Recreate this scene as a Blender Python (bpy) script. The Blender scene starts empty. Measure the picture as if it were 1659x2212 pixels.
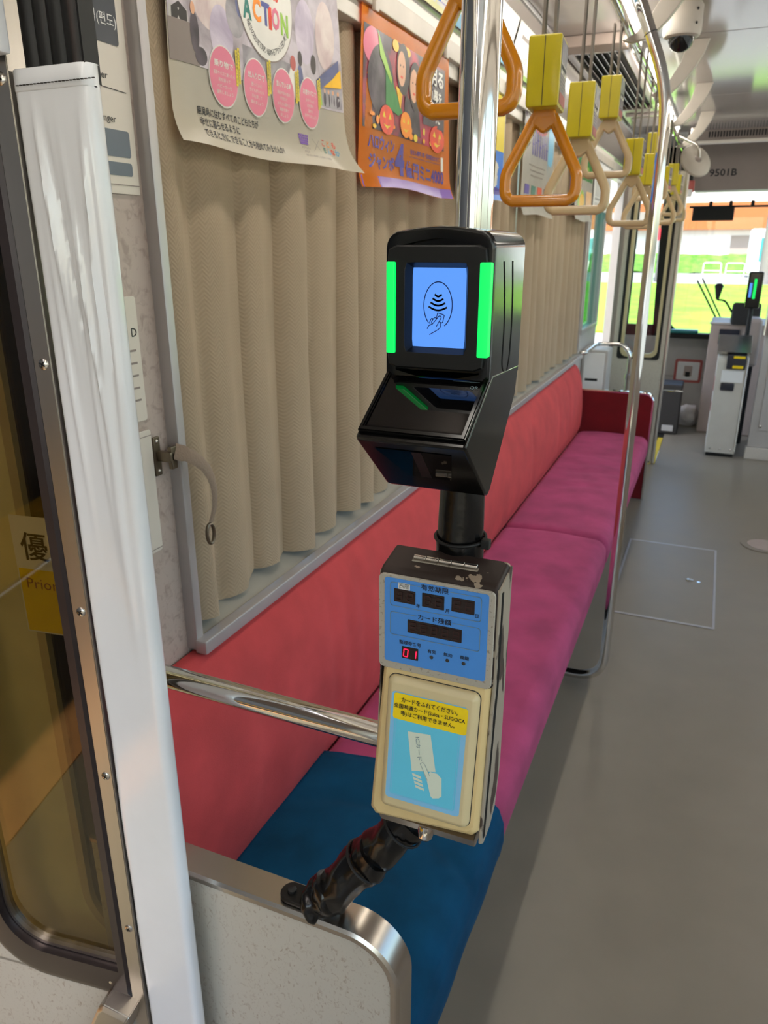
import bpy, bmesh, math, random
from mathutils import Vector, Matrix, noise as mnoise

S = bpy.context.scene
COL = S.collection
PI = math.pi
random.seed(7)

# ------------------------------------------------------------------ camera
cam_d = bpy.data.cameras.new('camera')
cam = bpy.data.objects.new('camera', cam_d)
COL.objects.link(cam)
cam.location = (0, 0, 1.5)
cam.rotation_euler = (math.radians(90 - 19.6), 0, math.radians(23.22))
cam_d.sensor_fit = 'VERTICAL'
cam_d.sensor_height = 36.0
cam_d.lens = 1618.0 / 2212.0 * 36.0
cam_d.clip_start = 0.02
cam_d.clip_end = 500
cam_d.dof.use_dof = True
cam_d.dof.focus_distance = 0.66
cam_d.dof.aperture_fstop = 15.0
S.camera = cam

# ------------------------------------------------------------------ world, sun, exposure
W = bpy.data.worlds.new('sky')
S.world = W
W.use_nodes = True
wn = W.node_tree
sky = wn.nodes.new('ShaderNodeTexSky')
sky.sky_type = 'NISHITA'
sky.sun_disc = False
sky.sun_elevation = math.radians(55)
sky.sun_rotation = math.radians(200)
sky.dust_density = 2.0
wn.links.new(sky.outputs[0], wn.nodes['Background'].inputs[0])
wn.nodes['Background'].inputs[1].default_value = 0.62

sun_d = bpy.data.lights.new('sun', 'SUN')
sun_d.energy = 11.0
sun_d.angle = math.radians(1.0)
sun_d.color = (1.0, 0.96, 0.88)
sun = bpy.data.objects.new('sun', sun_d)
COL.objects.link(sun)
sun.location = (2, -30, 40)
sun.rotation_euler = (math.radians(36), 0, math.radians(6))

TUBE_POWER = 21.0
S.view_settings.view_transform = 'Standard'
S.view_settings.look = 'None'
S.view_settings.gamma = 1.0
S.view_settings.use_curve_mapping = False
S.view_settings.exposure = 0.13
S.cycles.use_denoising = True
S.cycles.max_bounces = 8
S.cycles.diffuse_bounces = 4
S.cycles.glossy_bounces = 5
S.cycles.use_adaptive_sampling = True
S.cycles.adaptive_threshold = 0.03
S.cycles.transparent_max_bounces = 12
S.cycles.caustics_reflective = False
S.cycles.caustics_refractive = False
S.cycles.sample_clamp_indirect = 6.0


# ------------------------------------------------------------------ materials
def lin(r, g, b):
    def f(c):
        c /= 255.0
        return c / 12.92 if c <= 0.04045 else ((c + 0.055) / 1.055) ** 2.4
    return (f(r), f(g), f(b), 1.0)


def M(name, rgb, rough=0.5, metal=0.0, var=0.06, vscale=12.0, bump=0.0, bscale=60.0, coat=0.0,
      sheen=0.0, spec=0.5, stretch=(1, 1, 1), rvar=0.0):
    m = bpy.data.materials.new(name)
    m.use_nodes = True
    nt = m.node_tree
    b = nt.nodes['Principled BSDF']
    col = lin(*rgb)
    b.inputs['Roughness'].default_value = rough
    b.inputs['Metallic'].default_value = metal
    b.inputs['Specular IOR Level'].default_value = spec
    b.inputs['Coat Weight'].default_value = coat
    b.inputs['Coat Roughness'].default_value = 0.08
    if sheen:
        b.inputs['Sheen Weight'].default_value = sheen
        b.inputs['Sheen Roughness'].default_value = 0.4
        b.inputs['Sheen Tint'].default_value = tuple(min(1, c * 1.6 + 0.1) for c in col[:3]) + (1,)
    tc = nt.nodes.new('ShaderNodeTexCoord')
    mp = nt.nodes.new('ShaderNodeMapping')
    mp.inputs['Scale'].default_value = stretch
    nt.links.new(tc.outputs['Object'], mp.inputs[0])
    nz = nt.nodes.new('ShaderNodeTexNoise')
    nz.inputs['Scale'].default_value = vscale
    nz.inputs['Detail'].default_value = 4
    nt.links.new(mp.outputs[0], nz.inputs['Vector'])
    rp = nt.nodes.new('ShaderNodeValToRGB')
    rp.color_ramp.elements[0].position = 0.3
    rp.color_ramp.elements[1].position = 0.7
    rp.color_ramp.elements[0].color = tuple(max(0, c * (1 - var)) for c in col[:3]) + (1,)
    rp.color_ramp.elements[1].color = tuple(min(1, c * (1 + var)) for c in col[:3]) + (1,)
    nt.links.new(nz.outputs['Fac'], rp.inputs[0])
    nt.links.new(rp.outputs[0], b.inputs['Base Color'])
    if rvar:
        mr = nt.nodes.new('ShaderNodeMapRange')
        mr.inputs['To Min'].default_value = max(0.02, rough - rvar)
        mr.inputs['To Max'].default_value = rough + rvar
        nt.links.new(nz.outputs['Fac'], mr.inputs[0])
        nt.links.new(mr.outputs[0], b.inputs['Roughness'])
    if bump:
        n2 = nt.nodes.new('ShaderNodeTexNoise')
        n2.inputs['Scale'].default_value = bscale
        n2.inputs['Detail'].default_value = 3
        nt.links.new(mp.outputs[0], n2.inputs['Vector'])
        bp = nt.nodes.new('ShaderNodeBump')
        bp.inputs['Strength'].default_value = bump
        bp.inputs['Distance'].default_value = 0.002
        nt.links.new(n2.outputs['Fac'], bp.inputs['Height'])
        nt.links.new(bp.outputs[0], b.inputs['Normal'])
    return m


def emit(name, rgb, strength, base=(10, 10, 10)):
    m = M(name, base, 0.4)
    b = m.node_tree.nodes['Principled BSDF']
    b.inputs['Emission Color'].default_value = lin(*rgb)
    b.inputs['Emission Strength'].default_value = strength
    return m


def glass(name, tint, refl=0.9, rough=0.02):
    m = bpy.data.materials.new(name)
    m.use_nodes = True
    nt = m.node_tree
    nt.nodes.remove(nt.nodes['Principled BSDF'])
    out = nt.nodes['Material Output']
    tr = nt.nodes.new('ShaderNodeBsdfTransparent')
    tr.inputs[0].default_value = tint + (1,)
    gl = nt.nodes.new('ShaderNodeBsdfGlossy')
    gl.inputs['Roughness'].default_value = rough
    gl.inputs['Color'].default_value = (refl, refl, refl, 1)
    lw = nt.nodes.new('ShaderNodeLayerWeight')
    lw.inputs[0].default_value = 0.5
    pw = nt.nodes.new('ShaderNodeMath')
    pw.operation = 'POWER'
    pw.inputs[1].default_value = 5.0
    nt.links.new(lw.outputs['Facing'], pw.inputs[0])
    fr = nt.nodes.new('ShaderNodeMath')
    fr.operation = 'MULTIPLY_ADD'
    fr.inputs[1].default_value = 0.93
    fr.inputs[2].default_value = 0.035
    nt.links.new(pw.outputs[0], fr.inputs[0])
    mx = nt.nodes.new('ShaderNodeMixShader')
    nt.links.new(fr.outputs[0], mx.inputs[0])
    nt.links.new(tr.outputs[0], mx.inputs[1])
    nt.links.new(gl.outputs[0], mx.inputs[2])
    nt.links.new(mx.outputs[0], out.inputs[0])
    return m


def mixspots(name, rgb_a, rgb_b, scale, lo, hi, rough=0.5, detail=6, stretch=(1, 1, 1), bump=0.0, coat=0.0, distort=0.0):
    """Paint / laminate of colour a with patches or flecks of colour b."""
    m = M(name, rgb_a, rough, coat=coat)
    nt = m.node_tree
    b = nt.nodes['Principled BSDF']
    for l in list(b.inputs['Base Color'].links):
        nt.links.remove(l)
    tc = nt.nodes['Texture Coordinate']
    mp = nt.nodes.new('ShaderNodeMapping')
    mp.inputs['Scale'].default_value = stretch
    nt.links.new(tc.outputs['Object'], mp.inputs[0])
    nz = nt.nodes.new('ShaderNodeTexNoise')
    nz.inputs['Scale'].default_value = scale
    nz.inputs['Detail'].default_value = detail
    nz.inputs['Distortion'].default_value = distort
    nt.links.new(mp.outputs[0], nz.inputs['Vector'])
    rp = nt.nodes.new('ShaderNodeValToRGB')
    rp.color_ramp.elements[0].position = lo
    rp.color_ramp.elements[1].position = hi
    rp.color_ramp.elements[0].color = lin(*rgb_a)
    rp.color_ramp.elements[1].color = lin(*rgb_b)
    nt.links.new(nz.outputs['Fac'], rp.inputs[0])
    nt.links.new(rp.outputs[0], b.inputs['Base Color'])
    if bump:
        bp = nt.nodes.new('ShaderNodeBump')
        bp.inputs['Strength'].default_value = bump
        bp.inputs['Distance'].default_value = 0.001
        nt.links.new(rp.outputs[0], bp.inputs['Height'])
        nt.links.new(bp.outputs[0], b.inputs['Normal'])
    return m


def herringbone(name, rgb):
    m = M(name, rgb, 0.9, var=0.05, vscale=5.0, sheen=0.15)
    nt = m.node_tree
    b = nt.nodes['Principled BSDF']
    uv = nt.nodes.new('ShaderNodeUVMap')
    sp = nt.nodes.new('ShaderNodeSeparateXYZ')
    nt.links.new(uv.outputs[0], sp.inputs[0])

    def mt(op, a, bb=None):
        n = nt.nodes.new('ShaderNodeMath')
        n.operation = op
        for i, v in enumerate((a, bb)):
            if v is None:
                continue
            if isinstance(v, (int, float)):
                n.inputs[i].default_value = v
            else:
                nt.links.new(v, n.inputs[i])
        return n.outputs[0]
    tri = mt('PINGPONG', sp.outputs[0], 0.011)
    ph = mt('ADD', sp.outputs[1], mt('MULTIPLY', tri, 1.0))
    sn = mt('SINE', mt('MULTIPLY', ph, 2 * PI / 0.0075))
    h = mt('MULTIPLY', sn, 0.5)
    bp = nt.nodes.new('ShaderNodeBump')
    bp.inputs['Strength'].default_value = 0.35
    bp.inputs['Distance'].default_value = 0.0012
    nt.links.new(h, bp.inputs['Height'])
    nt.links.new(bp.outputs[0], b.inputs['Normal'])
    src = b.inputs['Base Color'].links[0].from_socket
    mx = nt.nodes.new('ShaderNodeMix')
    mx.data_type = 'RGBA'
    mx.blend_type = 'MULTIPLY'
    mx.inputs['Factor'].default_value = 1.0
    f = mt('ADD', mt('MULTIPLY', sn, 0.055), 0.95)
    cb = nt.nodes.new('ShaderNodeCombineColor')
    for i in range(3):
        nt.links.new(f, cb.inputs[i])
    nt.links.new(src, mx.inputs['A'])
    nt.links.new(cb.outputs[0], mx.inputs['B'])
    nt.links.new(mx.outputs['Result'], b.inputs['Base Color'])
    return m


K = {}
K['chrome'] = M('chrome', (222, 220, 216), 0.07, 1.0, var=0.02)
K['steel'] = M('brushed_steel', (196, 190, 182), 0.3, 1.0, var=0.05, vscale=40, stretch=(1, 1, 0.05), rvar=0.05)
K['steel_x'] = M('brushed_steel_trim', (200, 192, 182), 0.26, 1.0, var=0.02, vscale=4)
K['alu'] = M('anodised_aluminium', (186, 182, 182), 0.35, 0.45, var=0.03)
K['blackgloss'] = M('black_gloss_plastic', (8, 8, 8), 0.16, var=0.1, spec=0.4)
K['blacksatin'] = M('black_satin_plastic', (12, 12, 12), 0.42, var=0.1, spec=0.35)
K['blackmatte'] = M('black_rubber', (16, 15, 15), 0.6, var=0.2)
K['vinylblack'] = M('black_vinyl_tape', (12, 11, 11), 0.22, var=0.2, bump=0.35, bscale=45)
K['darkglass'] = M('dark_scanner_glass', (6, 6, 7), 0.03, var=0.1, spec=0.6)
K['screen'] = emit('lcd_blue', (92, 156, 255), 0.95)
K['navy'] = M('screen_ink_navy', (6, 30, 120), 0.5)
K['ink'] = M('black_ink', (16, 16, 22), 0.5)
K['green'] = emit('green_light_bar', (0, 250, 104), 1.0, (0, 40, 20))
K['brown'] = mixspots('chipped_brown_paint', (50, 39, 35), (158, 142, 124), 60, 0.625, 0.64, 0.55, detail=9)
K['brown'].node_tree.nodes['Principled BSDF'].inputs['Specular IOR Level'].default_value = 0.3
K['brownworn'] = mixspots('worn_brown_paint', (160, 150, 134), (66, 54, 48), 34, 0.56, 0.585, 0.5, detail=9, stretch=(1, 1, 0.35), bump=0.4)
K['greymetal'] = mixspots('scuffed_grey_plate', (176, 170, 158), (130, 118, 106), 260, 0.58, 0.70, 0.55, detail=8, bump=0.5)
K['faceblue'] = M('blue_face_panel', (72, 144, 228), 0.4, var=0.03)
K['display'] = mixspots('dusty_display', (30, 16, 16), (92, 84, 80), 420, 0.66, 0.8, 0.3)
K['segdim'] = M('unlit_segments', (52, 22, 22), 0.5)
K['seglit'] = emit('lit_red_segments', (255, 20, 60), 3.0, (90, 0, 10))
K['cream'] = M('cream_plastic', (222, 197, 143), 0.34, var=0.04, bump=0.15, bscale=900, coat=0.15)
K['creampad'] = M('cream_pad_plastic', (214, 197, 154), 0.36, var=0.04, coat=0.15)
K['skyblue'] = M('sky_blue_sticker', (102, 208, 242), 0.3, var=0.03)
K['paleblue'] = M('pale_blue_border', (134, 200, 244), 0.3, var=0.03)
K['yellow'] = M('yellow_sticker', (255, 220, 8), 0.35, var=0.03)
K['offwhite'] = M('off_white_print', (222, 232, 216), 0.4, var=0.02)
K['notice'] = M('cream_notice_print', (222, 214, 202), 0.3, var=0.02)
K['white'] = M('white_print', (240, 240, 238), 0.45, var=0.02)
K['greyline'] = M('grey_print_line', (122, 148, 160), 0.5)
K['orange'] = M('orange_strap_plastic', (208, 131, 4), 0.2, var=0.05, coat=0.4)
K['beige'] = M('beige_strap_plastic', (206, 182, 140), 0.3, var=0.05, coat=0.2)
K['boxyellow'] = M('yellow_box_plastic', (196, 180, 0), 0.36, var=0.06, coat=0.08)
K['belt'] = M('grey_webbing', (120, 112, 104), 0.8, var=0.15, bump=0.4, bscale=400)
K['red'] = M('red_velour', (188, 66, 68), 0.95, var=0.16, vscale=9, sheen=0.45, bump=0.25, bscale=500)
K['pink'] = M('magenta_velour', (168, 66, 108), 0.95, var=0.22, vscale=8, sheen=0.5, bump=0.25, bscale=500)
K['blue'] = M('blue_velour', (0, 92, 136), 0.95, var=0.22, vscale=10, sheen=0.3, bump=0.25, bscale=500)
K['maroon'] = M('maroon_velour', (110, 6, 18), 0.95, var=0.12, sheen=0.2)
K['curtain'] = herringbone('herringbone_curtain', (170, 151, 126))
K['laminate'] = mixspots('speckled_laminate', (194, 187, 174), (164, 148, 132), 150, 0.56, 0.72, 0.38, detail=5, stretch=(1, 1, 0.7), distort=1.2)
K['pinklam'] = mixspots('pinkish_laminate', (188, 172, 162), (164, 146, 136), 60, 0.5, 0.68, 0.4, detail=8, distort=1.0)
K['whitevinyl'] = M('white_vinyl', (240, 242, 247), 0.16, var=0.02, coat=0.5)
K['floor'] = M('grey_floor_vinyl', (139, 130, 114), 0.36, var=0.05, vscale=6, bump=0.05, bscale=220, rvar=0.05)
K['ceil'] = M('glossy_ceiling_paint', (158, 150, 145), 0.10, var=0.02, vscale=3)
K['wall'] = M('cream_wall_paint', (214, 208, 198), 0.35, var=0.03)
K['wallgrey'] = M('grey_wall_paint', (190, 186, 182), 0.4, var=0.04)
K['bulk'] = M('taupe_bulkhead_paint', (140, 128, 122), 0.45, var=0.03)
K['poster'] = M('cream_poster_paper', (244, 237, 220), 0.28, var=0.02)
K['brownframe'] = M('dark_brown_anodised_frame', (70, 62, 62), 0.3, 0.6, var=0.1)
K['doorglass'] = glass('tinted_door_glass', (0.64, 0.59, 0.47))
K['clear'] = glass('clear_glass', (0.93, 0.96, 0.95))
K['greenglass'] = glass('green_tinted_glass', (0.45, 0.70, 0.62))
K['windowglass'] = glass('side_window_glass', (0.82, 0.86, 0.84))
K['sideglass'] = glass('dimmed_side_glass', (0.52, 0.53, 0.50))  # tint darkened to imitate a dimmer outdoors and cut daylight on the sill
K['screw'] = M('screw_metal', (206, 200, 192), 0.22, 1.0)
K['tube'] = emit('fluorescent_tube', (255, 248, 236), TUBE_POWER, (240, 240, 240))
K['dome'] = M('smoked_dome', (18, 17, 17), 0.04)
K['camwhite'] = M('cream_camera_shell', (192, 184, 172), 0.4)
K['grass'] = M('lawn', (120, 168, 30), 0.9, var=0.3, vscale=0.8, bump=0.3)
K['hedge'] = M('hedge_leaves', (84, 130, 40), 0.9, var=0.5, vscale=2.0, bump=1.0, bscale=8)
K['pave'] = M('pale_pavement', (152, 149, 144), 0.85, var=0.06, vscale=0.5)
K['bwhite'] = M('white_building_render', (226, 226, 224), 0.8, var=0.04, vscale=0.3)
K['borange'] = M('orange_shop_fascia', (150, 84, 34), 0.6, var=0.05, vscale=0.4)
K['signgreen'] = M('green_road_sign', (96, 180, 120), 0.5)
K['pole'] = M('grey_lamp_post', (110, 104, 104), 0.6)
K['yellowseat'] = M('yellow_velour', (226, 160, 10), 0.9, var=0.1, sheen=0.3)
K['tactile'] = M('orange_tactile_strip', (176, 120, 60), 0.7, var=0.08)
K['yellowtape'] = M('yellow_floor_tape', (206, 178, 50), 0.6, var=0.1)
K['bag'] = M('white_plastic_bag', (214, 208, 206), 0.45, var=0.08, bump=0.6, bscale=30)
K['bindark'] = M('dark_grey_bin', (52, 48, 46), 0.5)
K['farebox'] = M('cream_steel_paint', (206, 202, 192), 0.4, var=0.03)
K['navyplastic'] = M('navy_plastic', (28, 30, 44), 0.4)
K['redprint'] = M('dusty_red_print', (180, 92, 86), 0.5)
K['console'] = M('taupe_console_paint', (176, 160, 150), 0.5, var=0.04)
K['teal'] = M('teal_plastic', (40, 130, 130), 0.4)
K['creamrubber'] = M('cream_window_rubber', (196, 180, 140), 0.5)
K['tielace'] = M('braided_tie_fabric', (140, 122, 106), 0.85, bump=0.6, bscale=300)
K['bronze'] = M('bronze_metal', (120, 108, 92), 0.35, 0.9)


# ------------------------------------------------------------------ mesh helpers
WL = {}


def obj(name, bm, mat, parent=None, smooth=38, label=None):
    if isinstance(bm, B):
        bm = bm.bm
    off = WL.get(parent.name, Vector()) if parent else Vector()
    me = bpy.data.meshes.new(name)
    bmesh.ops.translate(bm, verts=bm.verts, vec=-off)
    bm.to_mesh(me)
    bm.free()
    for m in (mat if isinstance(mat, (list, tuple)) else [mat]):
        me.materials.append(K[m] if isinstance(m, str) else m)
    if smooth:
        me.polygons.foreach_set('use_smooth', [True] * len(me.polygons))
        me.set_sharp_from_angle(angle=math.radians(smooth))
    o = bpy.data.objects.new(name, me)
    COL.objects.link(o)
    if smooth and smooth < 50:
        o.modifiers.new('weighted_normals', 'WEIGHTED_NORMAL').keep_sharp = True
    if parent:
        o.parent = parent
        WL[o.name] = off
    else:
        WL[o.name] = Vector()
    if label:
        o['label'] = label
    return o


def thing(name, label, cat, loc=(0, 0, 0), group=None, kind=None):
    o = bpy.data.objects.new(name, None)
    o.empty_display_size = 0.05
    COL.objects.link(o)
    o.location = loc
    WL[o.name] = Vector(loc)
    if label:
        o['label'] = label
    if cat:
        o['category'] = cat
    if group:
        o['group'] = group
    if kind:
        o['kind'] = kind
    return o


def tag(o, label, cat, group=None, kind=None):
    o['label'] = label
    o['category'] = cat
    if group:
        o['group'] = group
    if kind:
        o['kind'] = kind
    return o


def struct(o, label=None, cat=None):
    o['kind'] = 'structure'
    if label:
        o['label'] = label
    if cat:
        o['category'] = cat
    return o


def copy_tree(o, parent=None):
    c = o.copy()
    COL.objects.link(c)
    c.parent = parent
    for ch in list(o.children):
        copy_tree(ch, c)
    return c


class B:
    def __init__(self):
        self.bm = bmesh.new()

    def _bev(self, geom, bev, seg):
        if bev > 0:
            es = [e for e in geom if isinstance(e, bmesh.types.BMEdge)]
            bmesh.ops.bevel(self.bm, geom=es, offset=bev, segments=seg, profile=0.5, affect='EDGES', clamp_overlap=True)

    def box(self, x0, x1, y0, y1, z0, z1, bev=0.0, seg=2, mat=None):
        r = bmesh.ops.create_cube(self.bm, size=1.0)
        T = Matrix.Translation(((x0 + x1) / 2, (y0 + y1) / 2, (z0 + z1) / 2)) @ Matrix.Diagonal((abs(x1 - x0), abs(y1 - y0), abs(z1 - z0), 1))
        if mat is not None:
            T = mat @ T
        bmesh.ops.transform(self.bm, matrix=T, verts=r['verts'])
        es = list({e for v in r['verts'] for e in v.link_edges})
        self._bev(es, bev, seg)
        return self

    def loops(self, rings, cap0=True, cap1=True, closed=True):
        vs = [[self.bm.verts.new(p) for p in r] for r in rings]
        n = len(vs[0])
        for a, b in zip(vs, vs[1:]):
            for i in range(n if closed else n - 1):
                j = (i + 1) % n
                self.bm.faces.new((a[i], a[j], b[j], b[i]))
        if cap0 and closed:
            self.bm.faces.new(list(reversed(vs[0])))
        if cap1 and closed:
            self.bm.faces.new(vs[-1])
        return self

    def fixnormals(self):
        bmesh.ops.recalc_face_normals(self.bm, faces=self.bm.faces)
        return self

    def prism(self, poly, axis, a, b, bev=0.0, seg=2):
        def P(p, t):
            if axis == 'x':
                return (t, p[0], p[1])
            if axis == 'y':
                return (p[0], t, p[1])
            return (p[0], p[1], t)
        v0 = [self.bm.verts.new(P(p, a)) for p in poly]
        v1 = [self.bm.verts.new(P(p, b)) for p in poly]
        n = len(poly)
        fs = [self.bm.faces.new(v0), self.bm.faces.new(list(reversed(v1)))]
        for i in range(n):
            j = (i + 1) % n
            fs.append(self.bm.faces.new((v0[j], v0[i], v1[i], v1[j])))
        bmesh.ops.recalc_face_normals(self.bm, faces=fs)
        if bev:
            es = list({e for f in fs[:2] for e in f.edges})
            self._bev(es, bev, seg)
        return self

    def tube(self, pts, r, n=14, caps=True, closed=False):
        pts = [Vector(p) for p in pts]
        rr = r if isinstance(r, (list, tuple)) else [r] * len(pts)
        N = len(pts)
        tang = []
        for i in range(N):
            if closed:
                t = pts[(i + 1) % N] - pts[i - 1]
            else:
                t = pts[min(i + 1, N - 1)] - pts[max(i - 1, 0)]
            tang.append(t.normalized())
        up = Vector((0, 0, 1)) if abs(tang[0].z) < 0.9 else Vector((0, 1, 0))
        u = tang[0].cross(up).normalized()
        rings = []
        for i in range(N):
            t = tang[i]
            u = (u - t * u.dot(t)).normalized()
            w = t.cross(u)
            rings.append([pts[i] + (u * math.cos(2 * PI * k / n) + w * math.sin(2 * PI * k / n)) * rr[i] for k in range(n)])
        if closed:
            rings.append(rings[0])
            self.loops(rings, False, False)
            bmesh.ops.remove_doubles(self.bm, verts=self.bm.verts, dist=1e-6)
        else:
            self.loops(rings, caps, caps)
        return self.fixnormals()

    def lathe(self, prof, origin=(0, 0, 0), axis=(0, 0, 1), n=28):
        ax = Vector(axis).normalized()
        up = Vector((1, 0, 0)) if abs(ax.x) < 0.9 else Vector((0, 1, 0))
        u = ax.cross(up).normalized()
        w = ax.cross(u)
        o = Vector(origin)
        rings = [[o + ax * h + (u * math.cos(2 * PI * k / n) + w * math.sin(2 * PI * k / n)) * max(r, 1e-5) for k in range(n)] for r, h in prof]
        self.loops(rings)
        return self.fixnormals()

    def grid(self, f, nu, nv, uvf=None):
        vs = [[self.bm.verts.new(f(i / nu, j / nv)) for j in range(nv + 1)] for i in range(nu + 1)]
        lay = self.bm.loops.layers.uv.verify() if uvf else None
        for i in range(nu):
            for j in range(nv):
                fc = self.bm.faces.new((vs[i][j], vs[i + 1][j], vs[i + 1][j + 1], vs[i][j + 1]))
                if uvf:
                    for l, (a, b) in zip(fc.loops, ((i, j), (i + 1, j), (i + 1, j + 1), (i, j + 1))):
                        l[lay].uv = uvf(a / nu, b / nv)
        return self


def rrect(x0, z0, x1, z1, r, n=5):
    out = []
    for cx, cz, a0 in ((x1 - r, z0 + r, -90), (x1 - r, z1 - r, 0), (x0 + r, z1 - r, 90), (x0 + r, z0 + r, 180)):
        for k in range(n + 1):
            a = math.radians(a0 + 90 * k / n)
            out.append((cx + r * math.cos(a), cz + r * math.sin(a)))
    return out


def arc_pts(pts, r, n=6):
    """Polyline through pts with rounded corners (radius r)."""
    pts = [Vector(p) for p in pts]
    out = [pts[0]]
    for a, b, c in zip(pts, pts[1:], pts[2:]):
        d0 = (a - b).normalized()
        d1 = (c - b).normalized()
        k = min(r, (a - b).length * 0.49, (c - b).length * 0.49)
        p0, p1 = b + d0 * k, b + d1 * k
        for i in range(n + 1):
            t = i / n
            out.append(p0 * (1 - t) ** 2 + b * 2 * t * (1 - t) + p1 * t * t)
    out.append(pts[-1])
    return out


class Print:
    """Flat print: 2-D shapes and lettering laid on a surface by a mapping (u, v, lift) -> point."""

    def __init__(self, fmap, step=0.5):
        self.f = fmap
        self.step = step
        self.bm = bmesh.new()
        self.mats = []

    def mi(self, m):
        if m not in self.mats:
            self.mats.append(m)
        return self.mats.index(m)

    def poly(self, pts, m, lift=0.0004):
        f = self.bm.faces.new([self.bm.verts.new(self.f(u, v, lift)) for u, v in pts])
        f.material_index = self.mi(m)

    def rect(self, u0, v0, u1, v1, m, lift=0.0004, n=None):
        nu = n or max(1, math.ceil(abs(u1 - u0) / self.step))
        nv = n or max(1, math.ceil(abs(v1 - v0) / self.step))
        idx = self.mi(m)
        vs = [[self.bm.verts.new(self.f(u0 + (u1 - u0) * i / nu, v0 + (v1 - v0) * j / nv, lift)) for j in range(nv + 1)] for i in range(nu + 1)]
        for i in range(nu):
            for j in range(nv):
                self.bm.faces.new((vs[i][j], vs[i + 1][j], vs[i + 1][j + 1], vs[i][j + 1])).material_index = idx

    def rrect(self, u0, v0, u1, v1, r, m, lift=0.0004):
        self.poly(rrect(u0, v0, u1, v1, r), m, lift)

    def ellipse(self, u, v, a, b, m, lift=0.0004, n=28, rot=0.0):
        c, s = math.cos(rot), math.sin(rot)
        R = max(1, math.ceil(max(a, b) / self.step))
        idx = self.mi(m)
        cen = self.bm.verts.new(self.f(u, v, lift))
        prev = None
        for r in range(1, R + 1):
            k_ = r / R
            ring = [self.bm.verts.new(self.f(u + k_ * (a * math.cos(t) * c - b * math.sin(t) * s), v + k_ * (a * math.cos(t) * s + b * math.sin(t) * c), lift)) for t in [2 * PI * k / n for k in range(n)]]
            for i in range(n):
                j = (i + 1) % n
                fc = (cen, ring[i], ring[j]) if prev is None else (prev[i], ring[i], ring[j], prev[j])
                self.bm.faces.new(fc).material_index = idx
            prev = ring

    def line(self, pts, w, m, lift=0.0006, closed=False):
        pts = [Vector(p) for p in pts]
        if closed:
            pts = pts + [pts[0]]
        for a, b in zip(pts, pts[1:]):
            d = (b - a)
            if d.length < 1e-7:
                continue
            d.normalize()
            n = Vector((-d.y, d.x)) * w / 2
            e = d * w * 0.4
            self.poly([tuple(a - e - n), tuple(b + e - n), tuple(b + e + n), tuple(a - e + n)], m, lift)

    def text(self, s, u, v, m, h=None, w=None, lift=0.0006, rot=0.0, bold=0.0, center=False):
        """Lettering with its lower left corner at (u, v); h = glyph height, w = total width."""
        cu = bpy.data.curves.new('t', 'FONT')
        cu.body = s
        cu.size = 1.0
        cu.resolution_u = 2
        cu.offset = bold
        o = bpy.data.objects.new('t', cu)
        me = bpy.data.meshes.new_from_object(o)
        bpy.data.objects.remove(o)
        bpy.data.curves.remove(cu)
        if not me.vertices:
            bpy.data.meshes.remove(me)
            return
        xs = [p.co.x for p in me.vertices]
        ys = [p.co.y for p in me.vertices]
        x0, x1, y0, y1 = min(xs), max(xs), min(ys), max(ys)
        sy = h / (y1 - y0) if h else None
        sx = w / (x1 - x0) if w else sy
        if sy is None:
            sy = sx
        if center:
            u -= (x1 - x0) * sx / 2
        c, sn = math.cos(rot), math.sin(rot)
        idx = self.mi(m)
        vs = []
        for p in me.vertices:
            a, b = (p.co.x - x0) * sx, (p.co.y - y0) * sy
            vs.append(self.bm.verts.new(self.f(u + a * c - b * sn, v + a * sn + b * c, lift)))
        for p in me.polygons:
            try:
                f = self.bm.faces.new([vs[i] for i in p.vertices])
                f.material_index = idx
            except ValueError:
                pass
        bpy.data.meshes.remove(me)

    def build(self, name, parent, label=None):
        bmesh.ops.recalc_face_normals(self.bm, faces=self.bm.faces)
        return obj(name, self.bm, self.mats, parent, smooth=0, label=label)


def loft_y(profile, ys, insets, disp=None):
    """Loft a closed (x, z) profile along y; insets shrink it towards its centre near the ends."""
    cx = sum(p[0] for p in profile) / len(profile)
    cz = sum(p[1] for p in profile) / len(profile)
    hw = max(abs(p[0] - cx) for p in profile)
    hh = max(abs(p[1] - cz) for p in profile)
    rings = []
    for y, ins in zip(ys, insets):
        ring = []
        for x, z in profile:
            sx, sz = 1 - ins / hw, 1 - ins / hh
            q = Vector((cx + (x - cx) * sx, y, cz + (z - cz) * sz))
            if disp:
                q += disp(q, x, z)
            ring.append(q)
        rings.append(ring)
    return B().loops(rings).fixnormals()


def cushion_ys(y0, y1, r, step):
    ys, ins = [], []
    for k in range(6):
        a = (k / 6) * PI / 2
        ys.append(y0 + r * (1 - math.sin(a)) if False else y0 + r * (1 - math.cos(a)))
        ins.append(r * (1 - math.sin(a)))
    n = max(2, int((y1 - y0 - 2 * r) / step))
    for k in range(n + 1):
        ys.append(y0 + r + (y1 - y0 - 2 * r) * k / n)
        ins.append(0)
    for k in range(5, -1, -1):
        a = (k / 6) * PI / 2
        ys.append(y1 - r * (1 - math.cos(a)))
        ins.append(r * (1 - math.sin(a)))
    return ys, ins


def screw_head(bmB, p, axis, r=0.006):
    bmB.lathe([(r, 0), (r * 0.96, 0.0008), (r * 0.7, 0.0018), (r * 0.3, 0.0022), (0.0, 0.0022)], p, axis, 14)
    return bmB

# ================================================================== THE SETTING
XL = -0.77      # left wall face
XR = 1.52       # right wall face
YB, YF = -3.2, 7.6
ZC = 2.25

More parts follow.
